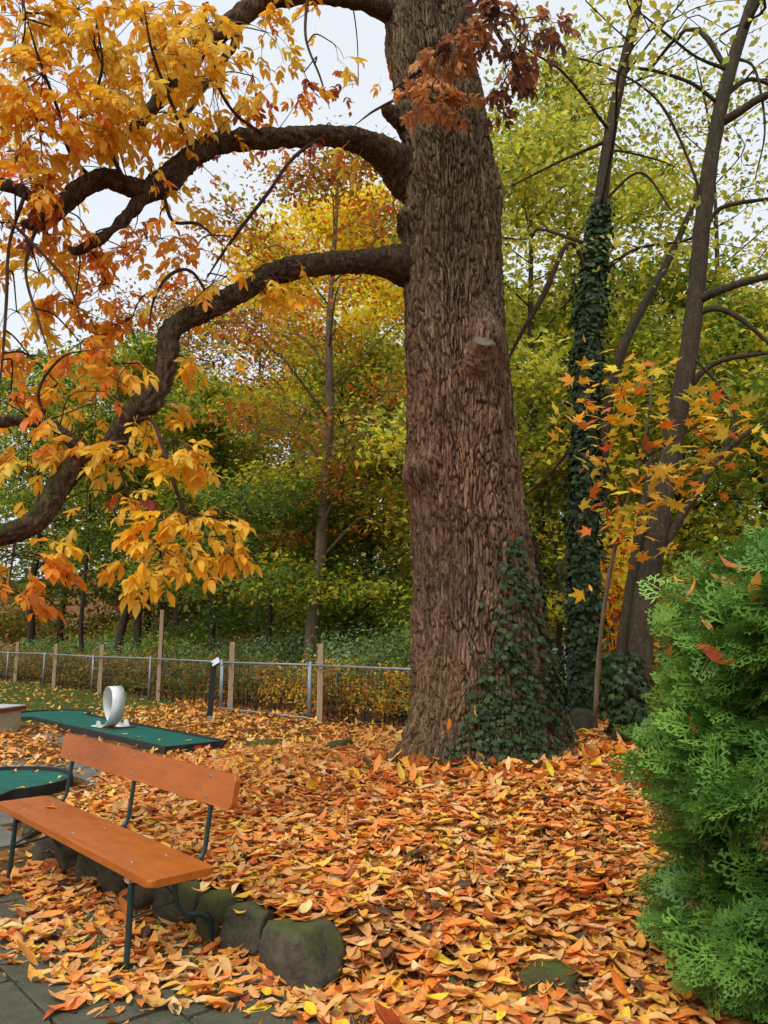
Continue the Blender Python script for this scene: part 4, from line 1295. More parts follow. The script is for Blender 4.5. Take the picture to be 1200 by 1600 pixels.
def tree(name, label, px, Y, H, z0, rx, palette, nleaf, leaf, rtr0, mat='farbark', lean=0.0, nb=13, cat='tree', group='trees behind the fence', prof='round', tilt=.5, sig=None, curve=None, up=0.35, extra=None, top_pts=None, flat=.38):
    X = (px - 600) / FPX * Y * cp
    bz = float(terrain(X, Y))
    root = empty(name, (X, Y, bz), label, cat, group)
    rtr = rtr0 * .85
    if curve is None: nleaf, leaf = int(nleaf * 1.36), leaf * 1.52
    palette = np.asarray(palette) * np.array([1.72, 1.6, 1.45])
    # trunk
    n = 9
    t = np.linspace(0, 1, n)
    wob = np.cumsum(rng.normal(size=(n, 2)) * 0.018 * H ** .6, axis=0)
    wob[0] = 0
    path = np.stack([wob[:, 0] + lean * t * H * (0.6 + .4 * t), wob[:, 1], t * H - 0.1], 1)
    if curve is not None:
        path = np.array(curve, float) - np.array([X, Y, bz])
        H = path[-1][2]
        t = np.linspace(0, 1, len(path))
    pp = catmull(path, 40)
    rr = rtr * (1.05 - np.linspace(0, 1, 40) * 0.93)
    rr[:3] *= (1.35, 1.15, 1.05)
    if curve is not None and extra and 'radii' in extra:
        rr = np.interp(np.linspace(0, 1, 40), np.linspace(0, 1, len(extra['radii'])), extra['radii'])
    V, F = tube(pp, rr, 12, rtr * .10, 5, int(px) % 97)
    link('trunk', mesh_from('trunk', V, F, M[mat], attr={'plate': np.full(len(V), .5)}), root)
    cl = []
    for k in range(nb):
        f = (k + .5 + rng.uniform(-.3, .3)) / nb
        zb = z0 + (H * .95 - z0) * f
        tt = np.clip(zb / H, 0, 1)
        s = np.array([np.interp(tt, np.linspace(0, 1, 40), pp[:, c]) for c in range(3)])
        if prof == 'round': w = math.sin(math.pi * (0.18 + 0.8 * f)) ** .7
        elif prof == 'cone': w = 1.05 - f * .85
        else: w = 0.75 + .25 * math.sin(3 * f)
        Lb = rx * w * rng.uniform(.75, 1.15)
        az = k * 2.4 + rng.uniform(-.5, .5)
        d = np.array([math.cos(az), math.sin(az), 0])
        e = s + d * Lb + np.array([0, 0, up * Lb * rng.uniform(.5, 1.4)])
        m1 = s + (e - s) * .4 + np.array([0, 0, .08 * Lb]) + rng.normal(size=3) * .07 * Lb
        m2 = s + (e - s) * .72 + rng.normal(size=3) * .09 * Lb
        bp = catmull([s, m1, m2, e], 12)
        r0 = max(.010, rtr * .24 * (1 - .6 * f))
        a = Acc()
        V, F = tube(bp, np.linspace(r0, r0 * .18, 12), 6)
        a.add(V, F)
        cl += [bp[-1], bp[8], bp[6]]
        for q in range(5):
            i0 = int(rng.integers(3, 11))
            dd = d * rng.uniform(.1, .7) + rng.normal(size=3) * np.array([.6, .6, .35])
            e2 = bp[i0] + dd * Lb * rng.uniform(.22, .48)
            b2 = catmull([bp[i0], (bp[i0] + e2) / 2 + rng.normal(size=3) * .05 * Lb, e2], 6)
            V, F = tube(b2, np.linspace(r0 * .38, r0 * .10, 6), 4)
            a.add(V, F)
            cl += [b2[-1], b2[3]]
        o = link('branch', mesh_from('branch', np.concatenate(a.V), np.concatenate(a.F), M[mat], attr={'plate': np.full(a.n, .5)}), root)
    cl.append(pp[-1])
    cl = np.array(cl)
    if top_pts is not None: cl = np.vstack([cl, top_pts])
    acc = Acc()
    s_ = (sig or rx * .17) * .95
    each = max(1, int(nleaf / len(cl)))
    leaf_cloud(acc, cl, s_, each, leaf, palette, tilt, flat=flat)
    o = acc.obj('crown', M['foliage'], root)
    o['kind'] = 'stuff'
    return root, pp + np.array([X, Y, bz]), rr

# left and middle, behind the fence
tree('red_leaved_tree', 'slim pale trunked tree with sparse olive and rust leaves behind the fence', 484, 17.6, 13.5, 3.0, 3.0, OLIVE + BROWN[:2] + YGREEN[:2] + RED[:1], 9000, .085, .20, 'palebark', .012, 20, up=.55, prof='round', sig=.42)
tree('golden_tree', 'tall tree with a bright golden crown against the sky left of the trunk', 515, 26, 16.6, 8.6, 3.1, GOLD, 17000, .14, .22, 'farbark', .0, 20, up=.7, sig=.55)
tree('twin_trunk_tree', 'straight dark trunk of the left twin tree behind the fence', 188, 24, 11, 5.4, 3.2, GREEN + YGREEN[:2], 9000, .12, .17, 'farbark', .004, 13)
tree('twin_trunk_tree', 'leaning dark trunk close beside the straight dark twin', 205, 24.4, 11, 5.6, 2.9, GREEN + YGREEN[2:], 8000, .12, .15, 'farbark', .055, 12)
tree('crooked_tree', 'crooked thin dark tree on the slope at left', 140, 25.5, 9.0, 3.6, 2.6, GREEN + YGREEN[2:3], 5000, .10, .10, 'farbark', .02, 12)
tree('slope_tree', 'muted green tree at the far left edge of the slope', 40, 31, 14, 4, 4.2, GREEN + YGREEN[:2], 11000, .14, .20, 'farbark', .01, 15)
tree('yellow_green_tree', 'bushy yellow green tree behind the low hanging golden leaves', 335, 23, 9.6, 2.2, 3.2, YGREEN + GREEN[:2], 13000, .105, .14, 'farbark', .0, 16)
tree('understory_tree', 'low dark green spreading tree left of the slim pale trunk', 415, 19.5, 5.6, 1.7, 3.0, DARK + GREEN[1:] + YGREEN[2:3], 10000, .095, .11, 'farbark', .03, 14, up=.15, flat=.3)
tree('understory_tree', 'low dark green tree between the slim pale trunk and the big trunk', 575, 19.0, 6.4, 1.5, 2.7, GREEN + YGREEN + OLIVE[:1], 11000, .095, .11, 'farbark', -.02, 14, up=.2, flat=.3)
tree('yellow_green_tree', 'yellow green tree just left of the big trunk', 592, 23, 11, 2.8, 3.4, YGREEN + GREEN + OLIVE[:2], 13000, .11, .15, 'farbark', .0, 16)
tree('brown_leaved_tree', 'thin brownish tree letting the sky through behind the lower limb', 270, 33, 17, 6, 4.2, BROWN + OLIVE, 7000, .13, .19, 'farbark', .0, 18, up=.6)
tree('brown_leaved_tree', 'sparse brownish tree between golden crown and yellow green tree', 400, 34, 17.5, 6, 4.0, BROWN + OLIVE, 6500, .13, .19, 'farbark', .0, 18, up=.6)
# right of the big trunk
tree('yellow_green_tree', 'tall yellow green tree directly right of the big trunk', 850, 15.5, 13.0, 2.4, 3.0, YGREEN + PALEG[:2] + GREEN[:2], 14000, .105, .16, 'farbark', .0, 20, up=.4)
tree('pale_green_tree', 'tall pale green tree behind the ivy clad trunk', 905, 18.5, 17.0, 4.0, 3.2, PALEG + YGREEN + GREEN[1:2] + GREEN[3:], 12500, .115, .18, 'farbark', .0, 22, up=.45)
tree('yellow_green_tree', 'yellow green tree behind the leaning grey trunk', 1090, 15, 9.5, 1.8, 3.0, YGREEN + GREEN[:3], 11000, .10, .14, 'farbark', .0, 18, up=.3)
tree('yellow_green_tree', 'yellow green tree at the right edge above the thuja', 1225, 14, 8.0, 1.5, 2.6, YGREEN + GREEN[:2], 10000, .10, .14, 'farbark', .0, 16, up=.3)
tree('olive_tree', 'olive green tree low behind the fence right of the big trunk', 880, 14.0, 5.6, .9, 2.0, OLIVE[:3] + YGREEN + GREEN[:1], 9000, .085, .10, 'farbark', .0, 14, up=.25)
tree('dark_green_tree', 'dark green tree in the background between ivy trunk and leaning trunk', 1010, 20, 8.5, 1.5, 3.0, DARK + GREEN + YGREEN[:1], 9000, .12, .15, 'farbark', .0, 14, up=.3)
tree('thin_topped_tree', 'thin topped tree against the sky in the upper right corner', 1180, 19, 17.0, 8, 3.0, PALEG + GREEN[:2] + BROWN[:1], 2200, .11, .15, 'farbark', .0, 18, up=.6)
# far wood up the hill
farw = [(-40, 44, 17, GREEN + OLIVE), (95, 40, 13, GREEN + OLIVE[:3]), (230, 43, 13.5, DARK + OLIVE), (330, 40, 11, GREEN + BROWN[:2]), (450, 42, 14, OLIVE + GREEN), (560, 38, 13, GREEN + YGREEN[:3]),
        (690, 36, 14, GREEN + YGREEN), (800, 33, 15, GREEN + YGREEN), (905, 36, 15, YGREEN + GREEN), (1030, 34, 14, YGREEN + GREEN), (1150, 32, 12, YGREEN + GREEN), (1290, 30, 14, YGREEN + GREEN)]
where = ['above the far left fence corner', 'over the left slope', 'behind the brown thin tree', 'behind the yellow green bushy tree', 'behind the slim pale trunk', 'behind the golden crown',
         'hidden mostly by the big trunk', 'right behind the big trunk', 'behind the tall yellow green tree', 'behind the ivy clad trunk', 'behind the leaning grey trunk', 'behind the thuja at right']
for (px, Y, H, pa), w in zip(farw, where):
    tree('woodland_tree', 'distant woodland tree on the hill ' + w, px, Y, H, .6, 4.8, pa, 8500, .21, .22, 'farbark', 0, 16, group='far woodland trees', up=.2, sig=.9)

# ------------------------------------------------------------------ trees at the right with trunks in view
def px_path(l): return [P(a, b, Y) for a, b, Y in l]
ivc = px_path([(908, 1135, 9.0), (912, 1000, 9.0), (912, 850, 9.0), (915, 700, 9.05), (918, 560, 9.1), (926, 430, 9.15), (938, 320, 9.2), (955, 200, 9.3), (975, 100, 9.4), (1000, -20, 9.5), (1015, -200, 9.6)])
mx_ = ivc[0]
rootI, ivpath, ivr = tree('ivy_clad_tree', 'slender tree wrapped in dark ivy right of the big trunk', 908, 9.0, 10, 5.5, 2.2, PALEG, 2600, .10, .15, 'greybark', curve=[mx_ - [0, 0, .5]] + ivc[1:], nb=9, group=None,
     extra={'radii': [.18, .15, .14, .135, .125, .11, .092, .08, .07, .06, .03]}, up=.4)
lec = px_path([(985, 1130, 8.2), (1005, 960, 8.2), (1028, 830, 8.2), (1052, 680, 8.2), (1075, 560, 8.2), (1088, 450, 8.2), (1098, 350, 8.2), (1112, 240, 8.2), (1135, 130, 8.2), (1170, 20, 8.2), (1215, -110, 8.2), (1250, -250, 8.2)])
rootL, lepath, ler = tree('leaning_tree', 'smooth grey trunk leaning to the right behind the thuja', 985, 8.2, 10, 7.4, 2.0, PALEG, 350, .09, .2, 'greybark', curve=[lec[0] - [0, 0, .5]] + lec[1:], nb=6, group=None,
     extra={'radii': [.13, .125, .118, .11, .103, .096, .092, .086, .078, .068, .055, .03]}, up=.5)
def side_branch(root, ctrl, mat='greybark', name='branch', sides=8, n=30):
    c = catmull([L(*q) for q in ctrl], n)
    if name in ('branch', 'stem'): c[:, 3] *= .72
    V, F = tube(c[:, :3], np.maximum(c[:, 3], .002), sides, .004, 20)
    o = link(name, mesh_from(name, V, F, M[mat], attr={'plate': np.full(len(V), .5)}), root)
    local(o, root)
    return c
for ct in ([(1088, 470, 8.2, 14), (1110, 460, 8.1, 11), (1150, 445, 8.0, 9), (1200, 432, 7.9, 8), (1260, 420, 7.8, 5)],
           [(1088, 490, 8.2, 9), (1120, 482, 8.1, 7), (1160, 500, 8.0, 6), (1205, 540, 7.9, 4)],
           [(1128, 190, 8.2, 12), (1150, 178, 8.1, 10), (1185, 155, 8.0, 9), (1230, 135, 7.9, 7)],
           [(1095, 390, 8.2, 6), (1115, 335, 8.1, 5), (1150, 318, 8.0, 5), (1215, 310, 7.9, 4)],
           [(1080, 600, 8.2, 9), (1105, 575, 8.1, 7), (1140, 560, 8.0, 6), (1210, 550, 7.9, 5)],
           [(1100, 330, 8.2, 4), (1080, 260, 8.1, 3.4), (1030, 160, 8.0, 3), (960, 110, 7.9, 2.4), (900, 90, 7.9, 1.5)],
           [(1120, 160, 8.2, 5), (1080, 130, 8.1, 4), (1020, 110, 8.0, 4), (975, 105, 7.9, 2)],
           [(1140, 110, 8.2, 5), (1090, 90, 8.1, 3), (1050, 60, 8.0, 3), (1000, 20, 7.9, 2)],
           [(1150, 90, 8.2, 4), (1180, 110, 8.1, 3), (1195, 200, 8.0, 2.4), (1180, 280, 7.9, 1.5)],
           [(1035, 860, 8.2, 11), (1060, 815, 8.1, 10), (1085, 775, 8.0, 9), (1110, 735, 7.9, 8), (1150, 690, 7.8, 6), (1210, 650, 7.7, 4)],
           [(1110, 735, 7.9, 6), (1150, 660, 7.8, 4.5), (1120, 600, 7.8, 4), (1085, 560, 7.8, 3)]):
    side_branch(rootL, ct)
for ct in ([(905, 680, 9.05, 4), (860, 740, 9, 3), (800, 790, 9, 2)], [(925, 440, 9.1, 6), (890, 380, 9.0, 5), (850, 460, 8.9, 7), (815, 520, 8.8, 5), (795, 560, 8.8, 3)],
           [(938, 320, 9.2, 4), (1000, 270, 9.1, 3), (1050, 330, 9, 2)], [(950, 220, 9.3, 5), (880, 250, 9.2, 3), (800, 290, 9.1, 2)]):
    side_branch(rootI, ct, 'twig')
# more slim stems
def stem(name, label, ctrl, mat='greybark', group=None, cat='tree'):
    b = L(*ctrl[0])
    root = empty(name, b[:3], label, cat, group)
    side_branch(root, ctrl, mat, 'trunk', 8, 40)
    return root
stem('slim_tree', 'slim bent grey trunk slanting up behind the ivy clad tree', [(930, 1010, 11, 8), (940, 800, 11, 8), (950, 640, 11, 8), (975, 540, 11, 8), (1010, 470, 11, 7), (1050, 395, 11, 6), (1090, 300, 11, 4), (1120, 200, 11, 2)])
sl = stem('slim_tree', 'thin dark stem beside the foot of the leaning grey trunk', [(962, 1140, 8.4, 13), (970, 1040, 8.4, 12), (985, 930, 8.4, 11), (998, 850, 8.4, 10), (1012, 760, 8.4, 7), (1020, 690, 8.4, 3)])

# maple sapling: the stems and each leaf
mb = L(930, 1120, 5.7, 6)
maple = empty('maple_sapling', mb[:3], 'thin maple sapling with large orange and yellow lobed leaves', 'sapling')
mst = [side_branch(maple, [(930, 1120, 5.7, 6), (938, 1000, 5.6, 5.5), (952, 900, 5.5, 5), (975, 800, 5.4, 4.4), (1000, 720, 5.3, 4), (1015, 640, 5.2, 3), (1020, 570, 5.2, 1.6)], 'palebark', 'stem')]
for ct in ([(975, 800, 5.4, 3), (950, 730, 5.3, 2.4), (925, 660, 5.2, 2), (910, 610, 5.2, 1.4)], [(1000, 720, 5.3, 3), (980, 640, 5.1, 2), (965, 590, 5.1, 1.4)],
           [(1000, 720, 5.3, 3), (1050, 690, 5.1, 2.4), (1100, 660, 5.0, 2), (1160, 650, 4.9, 1.4)], [(985, 760, 5.3, 3), (1040, 740, 5.1, 2), (1080, 745, 5.0, 1.4)],
           [(1010, 680, 5.2, 2), (1060, 640, 5.0, 2), (1110, 690, 4.9, 1.6), (1190, 700, 4.8, 1.2)], [(965, 840, 5.4, 2), (985, 820, 5.3, 1.6), (1000, 850, 5.3, 1.2)]):
    mst.append(side_branch(maple, ct, 'twig', 'stem', 6))
def maple_leaf(seed):
    """five toothed lobes round the stalk point"""
    r = np.random.default_rng(seed)
    out = []
    for a, l in zip((-112, -52, 0, 52, 112), (.55, .92, 1.05, .92, .55)):
        l *= r.uniform(.92, 1.08)
        for da, f in ((-25, .46), (-20, .62), (-9, .66), (-7, .84), (0, 1.0), (7, .84), (9, .66), (20, .62)):
            b = math.radians(a + da * (1.0 if abs(a) < 100 else .8))
            out.append((l * f * math.sin(b), l * f * math.cos(b) + .3, -.14 * (l * f) ** 2 + r.normal() * .015))
    out.append((.09, .12, 0)); out.insert(0, (-.09, .12, 0))
    V = np.array([(0, .3, .03), (0, -.45, -.1)] + out)
    m = len(out)
    F = [(0, 2 + k + 1, 2 + k) for k in range(m - 1)] + [(0, 2, 2 + m - 1), (1, 2 + m - 1, 2)]
    V[1] = (0, .08, 0)
    return V, np.array(F), None
MAP = [maple_leaf(k) for k in range(5)]
MAPM = [mesh_from('leaf', V * .076, F, M['maple_one']) for V, F, _ in MAP]
mcol = pal((250, 200, 54), (246, 180, 50), (240, 164, 46), (222, 116, 40), (222, 194, 70), (186, 178, 62), (252, 208, 78), (246, 190, 58))
ml = []
for c in mst:
    pxm = to_px(c[:, :3])
    for q in range(40 if c is not mst[0] else 44):
        k = int(rng.integers(8, len(c)))
        if c is mst[0] and pxm[k][1] > 800: continue
        ml.append(c[k, :3] + rng.normal(size=3) * .13)
for px, py in ((905, 600), (925, 605), (920, 650), (990, 605), (1010, 600), (960, 715), (985, 765), (1070, 755), (1035, 770), (1040, 790), (985, 660), (1040, 700), (1065, 700), (945, 640), (1120, 670), (1155, 680), (1185, 745), (1160, 700), (1140, 780), (1180, 790), (1100, 640), (1165, 625), (920, 770), (925, 790), (915, 930), (1100, 765)):
    ml.append(P(px, py, rng.uniform(4.8, 5.4)))
for q in ml:
    o = link('leaf', MAPM[int(rng.integers(5))], maple)
    s = rng.uniform(.7, 1.3)
    o.location = Vector(q - np.array(mb[:3]))
    o.rotation_euler = (rng.uniform(-1.0, .5) + .55, rng.normal() * .5, rng.uniform(0, 6.28))
    o.scale = (s, s, s)
    o.color = (*jitter_cols(mcol[int(rng.integers(len(mcol)))], 1)[0], 1)

# orange bush low between the ivy tree and the leaning tree
def bush(name, label, X, Y, rx, h, palette, n, leaf, cat='shrub', group=None, nst=9, mat='twig', z=None, tilt=.5, tpl=CARD, lift=0.15):
    bz = float(terrain(X, Y)) if z is None else z
    root = empty(name, (X, Y, bz), label, cat, group)
    cl = []
    a = Acc()
    for k in range(nst):
        az = k * 2.4 + rng.uniform(-.4, .4)
        rr = rx * rng.uniform(.2, .9)
        e = np.array([math.cos(az) * rr, math.sin(az) * rr * .7, h * rng.uniform(.55, 1.0)])
        m = e * np.array([.45, .45, .55]) + rng.normal(size=3) * .04
        b = catmull([(0, 0, -.03), m, e], 9)
        V, F = tube(b, np.linspace(.010, .003, 9), 4)
        a.add(V, F)
        cl += [b[8], b[7], b[5], b[4]] if lift < .3 else [b[8], b[7], b[6]]
    o = link('stems', mesh_from('stems', np.concatenate(a.V), np.concatenate(a.F), M[mat], attr={'plate': np.full(a.n, .5)}), root)
    o.name = 'stem'; o['kind'] = 'stuff'
    acc = Acc()
    leaf_cloud(acc, np.array(cl), rx * .24, max(1, int(n * 1.5) // len(cl)), leaf * 1.15, np.asarray(palette) * 2.0, tilt, tpl, .7)
    o = acc.obj('foliage', M['foliage'], root); o['kind'] = 'stuff'
    return root
q = P(965, 900, 9.8)
bush('orange_bush', 'orange and yellow leaved bush between ivy clad tree and leaning trunk', q[0], 9.8, .55, 2.7, ORA + YEL[:2] + RED[:1], 900, .10, nst=12)
q = P(1015, 1000, 10.4)
bush('yellow_bush', 'yellow olive bush behind the slim stems right of the ivy', q[0], 10.4, .8, 1.6, OLIVE + YGREEN, 1800, .07, nst=12)

# shrubs behind the fence: brambles with grey green leaves
blab = ['far left fence end', 'first short stake', 'second short stake', 'third short stake', 'tall thin stake', 'tall thin stake on its right', 'black sign post', 'sign post stake', 'gate panel', 'slim pale trunk on its left', 'slim pale trunk on its right',
        'broad stake', 'fence left of the big trunk', 'big trunk on its left', 'big trunk on its right', 'ivy clad tree']
for k, px in enumerate([-10, 40, 90, 140, 195, 245, 300, 345, 400, 450, 510, 550, 595, 640, 880, 950]):
    f = fence_xy(px)
    q = f + FN * rng.uniform(1.3, 2.3)
    h = rng.uniform(1.2, 1.55) + (.35 if px in (550, 595, 640) else 0)
    bush('bramble_shrub', 'grey green bramble shrub behind the fence near the ' + blab[k], q[0], q[1], 1.1, h, BRAMB if px < 520 else GREEN + BRAMB[:3], 1900, .075, group='brambles behind the fence', nst=16)
# taller shrubs filling the edge of the wood behind the brambles
wl = ['far left', 'left of the twin trunks', 'right of the twin trunks', 'behind the tall thin stake', 'behind the sign post', 'left of the slim pale trunk', 'right of the slim pale trunk', 'next to the big trunk on its left', 'right of the big trunk', 'behind the ivy clad tree', 'behind the leaning trunk', 'at the far right']
for k, (px, sd, h, pa) in enumerate(((20, 4.2, 2.0, GREEN + OLIVE[:2]), (110, 4.0, 1.9, GREEN), (225, 4.4, 2.0, GREEN + YGREEN[:2]), (275, 4.0, 2.1, OLIVE[:3] + YGREEN[:2]), (345, 4.2, 2.6, GREEN + YGREEN), (425, 3.8, 2.8, GREEN + YGREEN[2:]), (530, 3.6, 3.0, GREEN + YGREEN), (610, 3.4, 3.2, YGREEN + GREEN[:2]), (860, 3.4, 2.8, YGREEN + OLIVE[:2]), (950, 3.6, 2.6, YGREEN), (1050, 3.6, 2.6, YGREEN + GREEN[:1]), (1160, 3.6, 2.6, YGREEN))):
    q = fence_xy(px) + FN * sd
    bush('woodland_shrub', 'bushy shrub at the edge of the wood ' + wl[k], q[0], q[1], 1.5, h, pa, 2600, .10, nst=18, group='shrubs at the edge of the wood')
# shrubs on the slope
slab = ['rounded dark shrub on the leaf covered slope at far left', 'green shrub on the slope below the crooked tree', 'green shrub on the slope left of the twin trunks', 'green shrub on the slope right of the twin trunks', 'olive shrub on the slope beside the brown leaf bank', 'dark shrub under the low dark tree']
for lab, px, Y, rx, h, pa in zip(slab, (60, 120, 150, 262, 290, 440), (31, 27.5, 28, 23, 27, 21), (.9, .9, 1.2, 1.1, 1.3, 1.3), (1.4, 1.2, 1.5, 1.4, 1.6, 1.5), (DARK, GREEN, GREEN + OLIVE[:2], GREEN + OLIVE[:2], OLIVE[:3] + GREEN, DARK)):
    bush('slope_shrub', lab, (px - 600) / FPX * Y * cp, Y, rx, h, pa, 2600, .10, nst=16, group='shrubs on the slope')

# young hedge right behind the fence
hq = fx[6]
hedge = empty('hedge', (hq[0], hq[1], 0), 'young yellowing hedge growing along the wire fence', 'hedge')
s0, s1 = fence_xy(-80), fence_xy(1150)
Lh = np.linalg.norm(s1 - s0)
cl = []
k = 0
u = 0.0
while u < Lh:
    q = s0 + (s1 - s0) * u / Lh + FN * (0.42 + rng.normal() * .05)
    h = rng.uniform(.85, 1.08)
    path = catmull([(q[0], q[1], -.03), (q[0] + rng.normal() * .03, q[1] + rng.normal() * .03, h * .5), (q[0] + rng.normal() * .06, q[1] + rng.normal() * .06, h)], 6)
    V, F = tube(path, np.linspace(.013, .004, 6), 4)
    o = link('stem', mesh_from('stem', V, F, M['twig'], attr={'plate': np.full(len(V), .5)}), hedge); local(o, hedge)
    for t in (.38, .5, .62, .74, .86, .98):
        for _ in range(2):
            cl.append(np.array([q[0], q[1], h * t]) + rng.normal(size=3) * np.array([.10, .10, .03]))
    u += rng.uniform(.17, .27)
cl = np.array(cl)
acc = Acc()
right = cl[:, 0] > -2.5
leaf_cloud(acc, cl[right], .115, 19, .085, np.array(HEDGE + YGREEN[:2] + ORA[:2]) * 1.55, .6, flat=.8)
leaf_cloud(acc, cl[~right], .115, 19, .085, np.array(HEDGE + GREEN[:2] + OLIVE[:2]) * 1.5, .6, flat=.8)
o = local(acc.obj('foliage', M['foliage'], hedge), hedge); o['kind'] = 'stuff'

# ------------------------------------------------------------------ ivy
def ivy_cols(n): return jitter_cols(s2l(50, 70, 34), n, .5, .08)
IV = []
ivy = empty('ivy', (TREE[0] + .5, TREE[1] - .5, BASEZ), 'dark green ivy climbing the lower right side of the big trunk', 'ivy')
zone = [(870, 845, 26), (835, 880, 40), (815, 940, 34), (840, 960, 20), (790, 1010, 26), (825, 1030, 44), (860, 1060, 22), (780, 1080, 46), (830, 1100, 46), (865, 1110, 26), (750, 1140, 34), (810, 1150, 60), (860, 1150, 32), (715, 1190, 22), (760, 1185, 36), (838, 930, 24), (850, 1000, 28), (862, 1060, 28), (872, 1120, 24), (825, 1190, 50),
        (800, 870, 24), (772, 960, 12), (768, 1030, 14), (755, 1100, 22), (845, 900, 22), (835, 840, 22), (826, 800, 10)]
sth, sz_ = rng.uniform(math.pi, 2 * math.pi, 60000), rng.uniform(BASEZ - .15, 3.2, 60000)
pts_, _p = trunk_surface(sth, sz_)
pp_ = to_px(pts_)
dens = np.zeros(len(pts_))
for zx, zy, zr in zone:
    dens += 0.95 * np.exp(-(((pp_[:, 0] - zx) / (zr * .75)) ** 2 + ((pp_[:, 1] - zy) / (zr * 1.15)) ** 2) * 1.1)
n_ = vnoise(pts_ * np.array([9, 9, 5]), 77)
dens = dens * (0.72 + .7 * n_) * smooth(-.6, .1, vnoise(pts_ * np.array([11, 11, 1.6]), 78) + .35 * smooth(830, 870, pp_[:, 0]) + .9 * smooth(1.1, .45, pts_[:, 2]))
# strands of ivy run upward; a bare strip of bark stays between them
strip = np.exp(-((pp_[:, 0] - np.interp(pp_[:, 1], [880, 1000, 1100, 1160], [822, 838, 842, 850])) / 9) ** 2)
dens *= 1 - .7 * strip
keep = (rng.random(len(pts_)) < np.clip(dens, 0, 1) * .145)
T = pts_[keep]; tha = sth[keep]
N = len(T)
out = np.stack([np.cos(tha), np.sin(tha), np.zeros(N)], 1)
T = T + out * rng.uniform(.015, .05, N)[:, None]
def face_out(thv, N):
    """leaf lying on a vertical surface: tip down, upper side outward"""
    n = np.stack([np.cos(thv), np.sin(thv), rng.uniform(.1, .9, N)], 1) + rng.normal(size=(N, 3)) * .3
    n /= np.linalg.norm(n, axis=1)[:, None]
    y = np.stack([rng.normal(size=N) * .6, rng.normal(size=N) * .6, -np.ones(N)], 1)
    y -= n * (y * n).sum(1)[:, None]
    y /= np.linalg.norm(y, axis=1)[:, None]
    x = np.cross(y, n)
    return np.stack([x, y, n], 2)
acc = Acc()
inst(acc, IVYL, face_out(tha, N), T, rng.uniform(.020, .056, N), ivy_cols(N))
o = acc.obj('foliage', M['ivy'], ivy, off=(TREE[0] + .5, TREE[1] - .5, BASEZ)); o['kind'] = 'stuff'
for k in range(9):
    x0 = [720, 745, 765, 785, 800, 815, 832, 850, 866][k]
    top = [1090, 1010, 930, 960, 860, 850, 830, 835, 990][k]
    p_ = []
    for yy in np.linspace(1200, top, 12):
        xx = x0 + 8 * math.sin(yy * .03 + k)
        d = ((pp_[:, 0] - xx) ** 2 + (pp_[:, 1] - yy) ** 2)
        i_ = d.argmin()
        p_.append(pts_[i_] + .006 * np.array([math.cos(sth[i_]), math.sin(sth[i_]), 0]))
    V, F = tube(catmull(p_, 40), np.linspace(.009, .003, 40), 5 + 1)
    link('stem', mesh_from('stem', V - np.array([TREE[0] + .5, TREE[1] - .5, BASEZ]), F, M['twig'], attr={'plate': np.full(len(V), .5)}), ivy)

def ivy_on(path, rad, zlo, zhi, n, label, name='ivy', thin=0.0):
    b = path[0]
    root = empty(name, (b[0], b[1], float(terrain(b[0], b[1]))), label, 'ivy')
    t = rng.uniform(0, 1, n * 3)
    c = np.stack([np.interp(t, np.linspace(0, 1, len(path)), path[:, k]) for k in range(3)], 1)
    r = np.interp(t, np.linspace(0, 1, len(path)), rad)
    ok = (c[:, 2] > zlo) & (c[:, 2] < zhi)
    nn = vnoise(c * np.array([2, 2, 2.2]) + 5, 8)
    ok &= rng.random(len(c)) < np.clip(1.15 - thin * smooth(zlo + (zhi - zlo) * .55, zhi, c[:, 2]) + .5 * nn, 0.05, 1)
    c, r = c[ok][:n], r[ok][:n]
    N = len(c)
    th_ = rng.uniform(0, 2 * math.pi, N)
    T = c + np.stack([np.cos(th_), np.sin(th_), np.zeros(N)], 1) * (r + rng.gamma(1.5, .030, N) * (1 + .9 * vnoise(np.stack([np.cos(th_) * 2, np.sin(th_) * 2, c[:, 2] * 3], 1), 15)))[:, None]
    acc = Acc()
    inst(acc, IVYL, face_out(th_, N), T, rng.uniform(.035, .065, N), ivy_cols(N))
    o = local(acc.obj('foliage', M['ivy'], root), root); o['kind'] = 'stuff'
    for s in range(4):
        a0 = s * 1.6 + 3.4
        zs = np.linspace(0.05, .55, 14)
        pts = np.array([[np.interp(z, np.linspace(0, 1, len(path)), path[:, k]) for k in range(3)] for z in zs])
        rr = np.array([np.interp(z, np.linspace(0, 1, len(path)), rad) for z in zs])
        ang = a0 + .5 * np.sin(zs * 14 + s)
        pts += np.stack([np.cos(ang), np.sin(ang), 0 * ang], 1) * (rr + .006)[:, None]
        V, F = tube(pts, .008, 6)
        local(link('stem', mesh_from('stem', V, F, M['twig'], attr={'plate': np.full(len(V), .5)}), root), root)
    return root
ivy_on(ivpath, ivr, .3, 7.1, 6800, 'dense dark ivy covering the slender trunk right of the big tree', thin=.75)
fp = np.array([[*P(985 - k * 3, 1150 - k * 22, 7.7)] for k in range(8)])
ivy_on(fp, np.full(8, .14), .2, 1.4, 700, 'ivy at the foot of the leaning grey trunk beside the thuja')

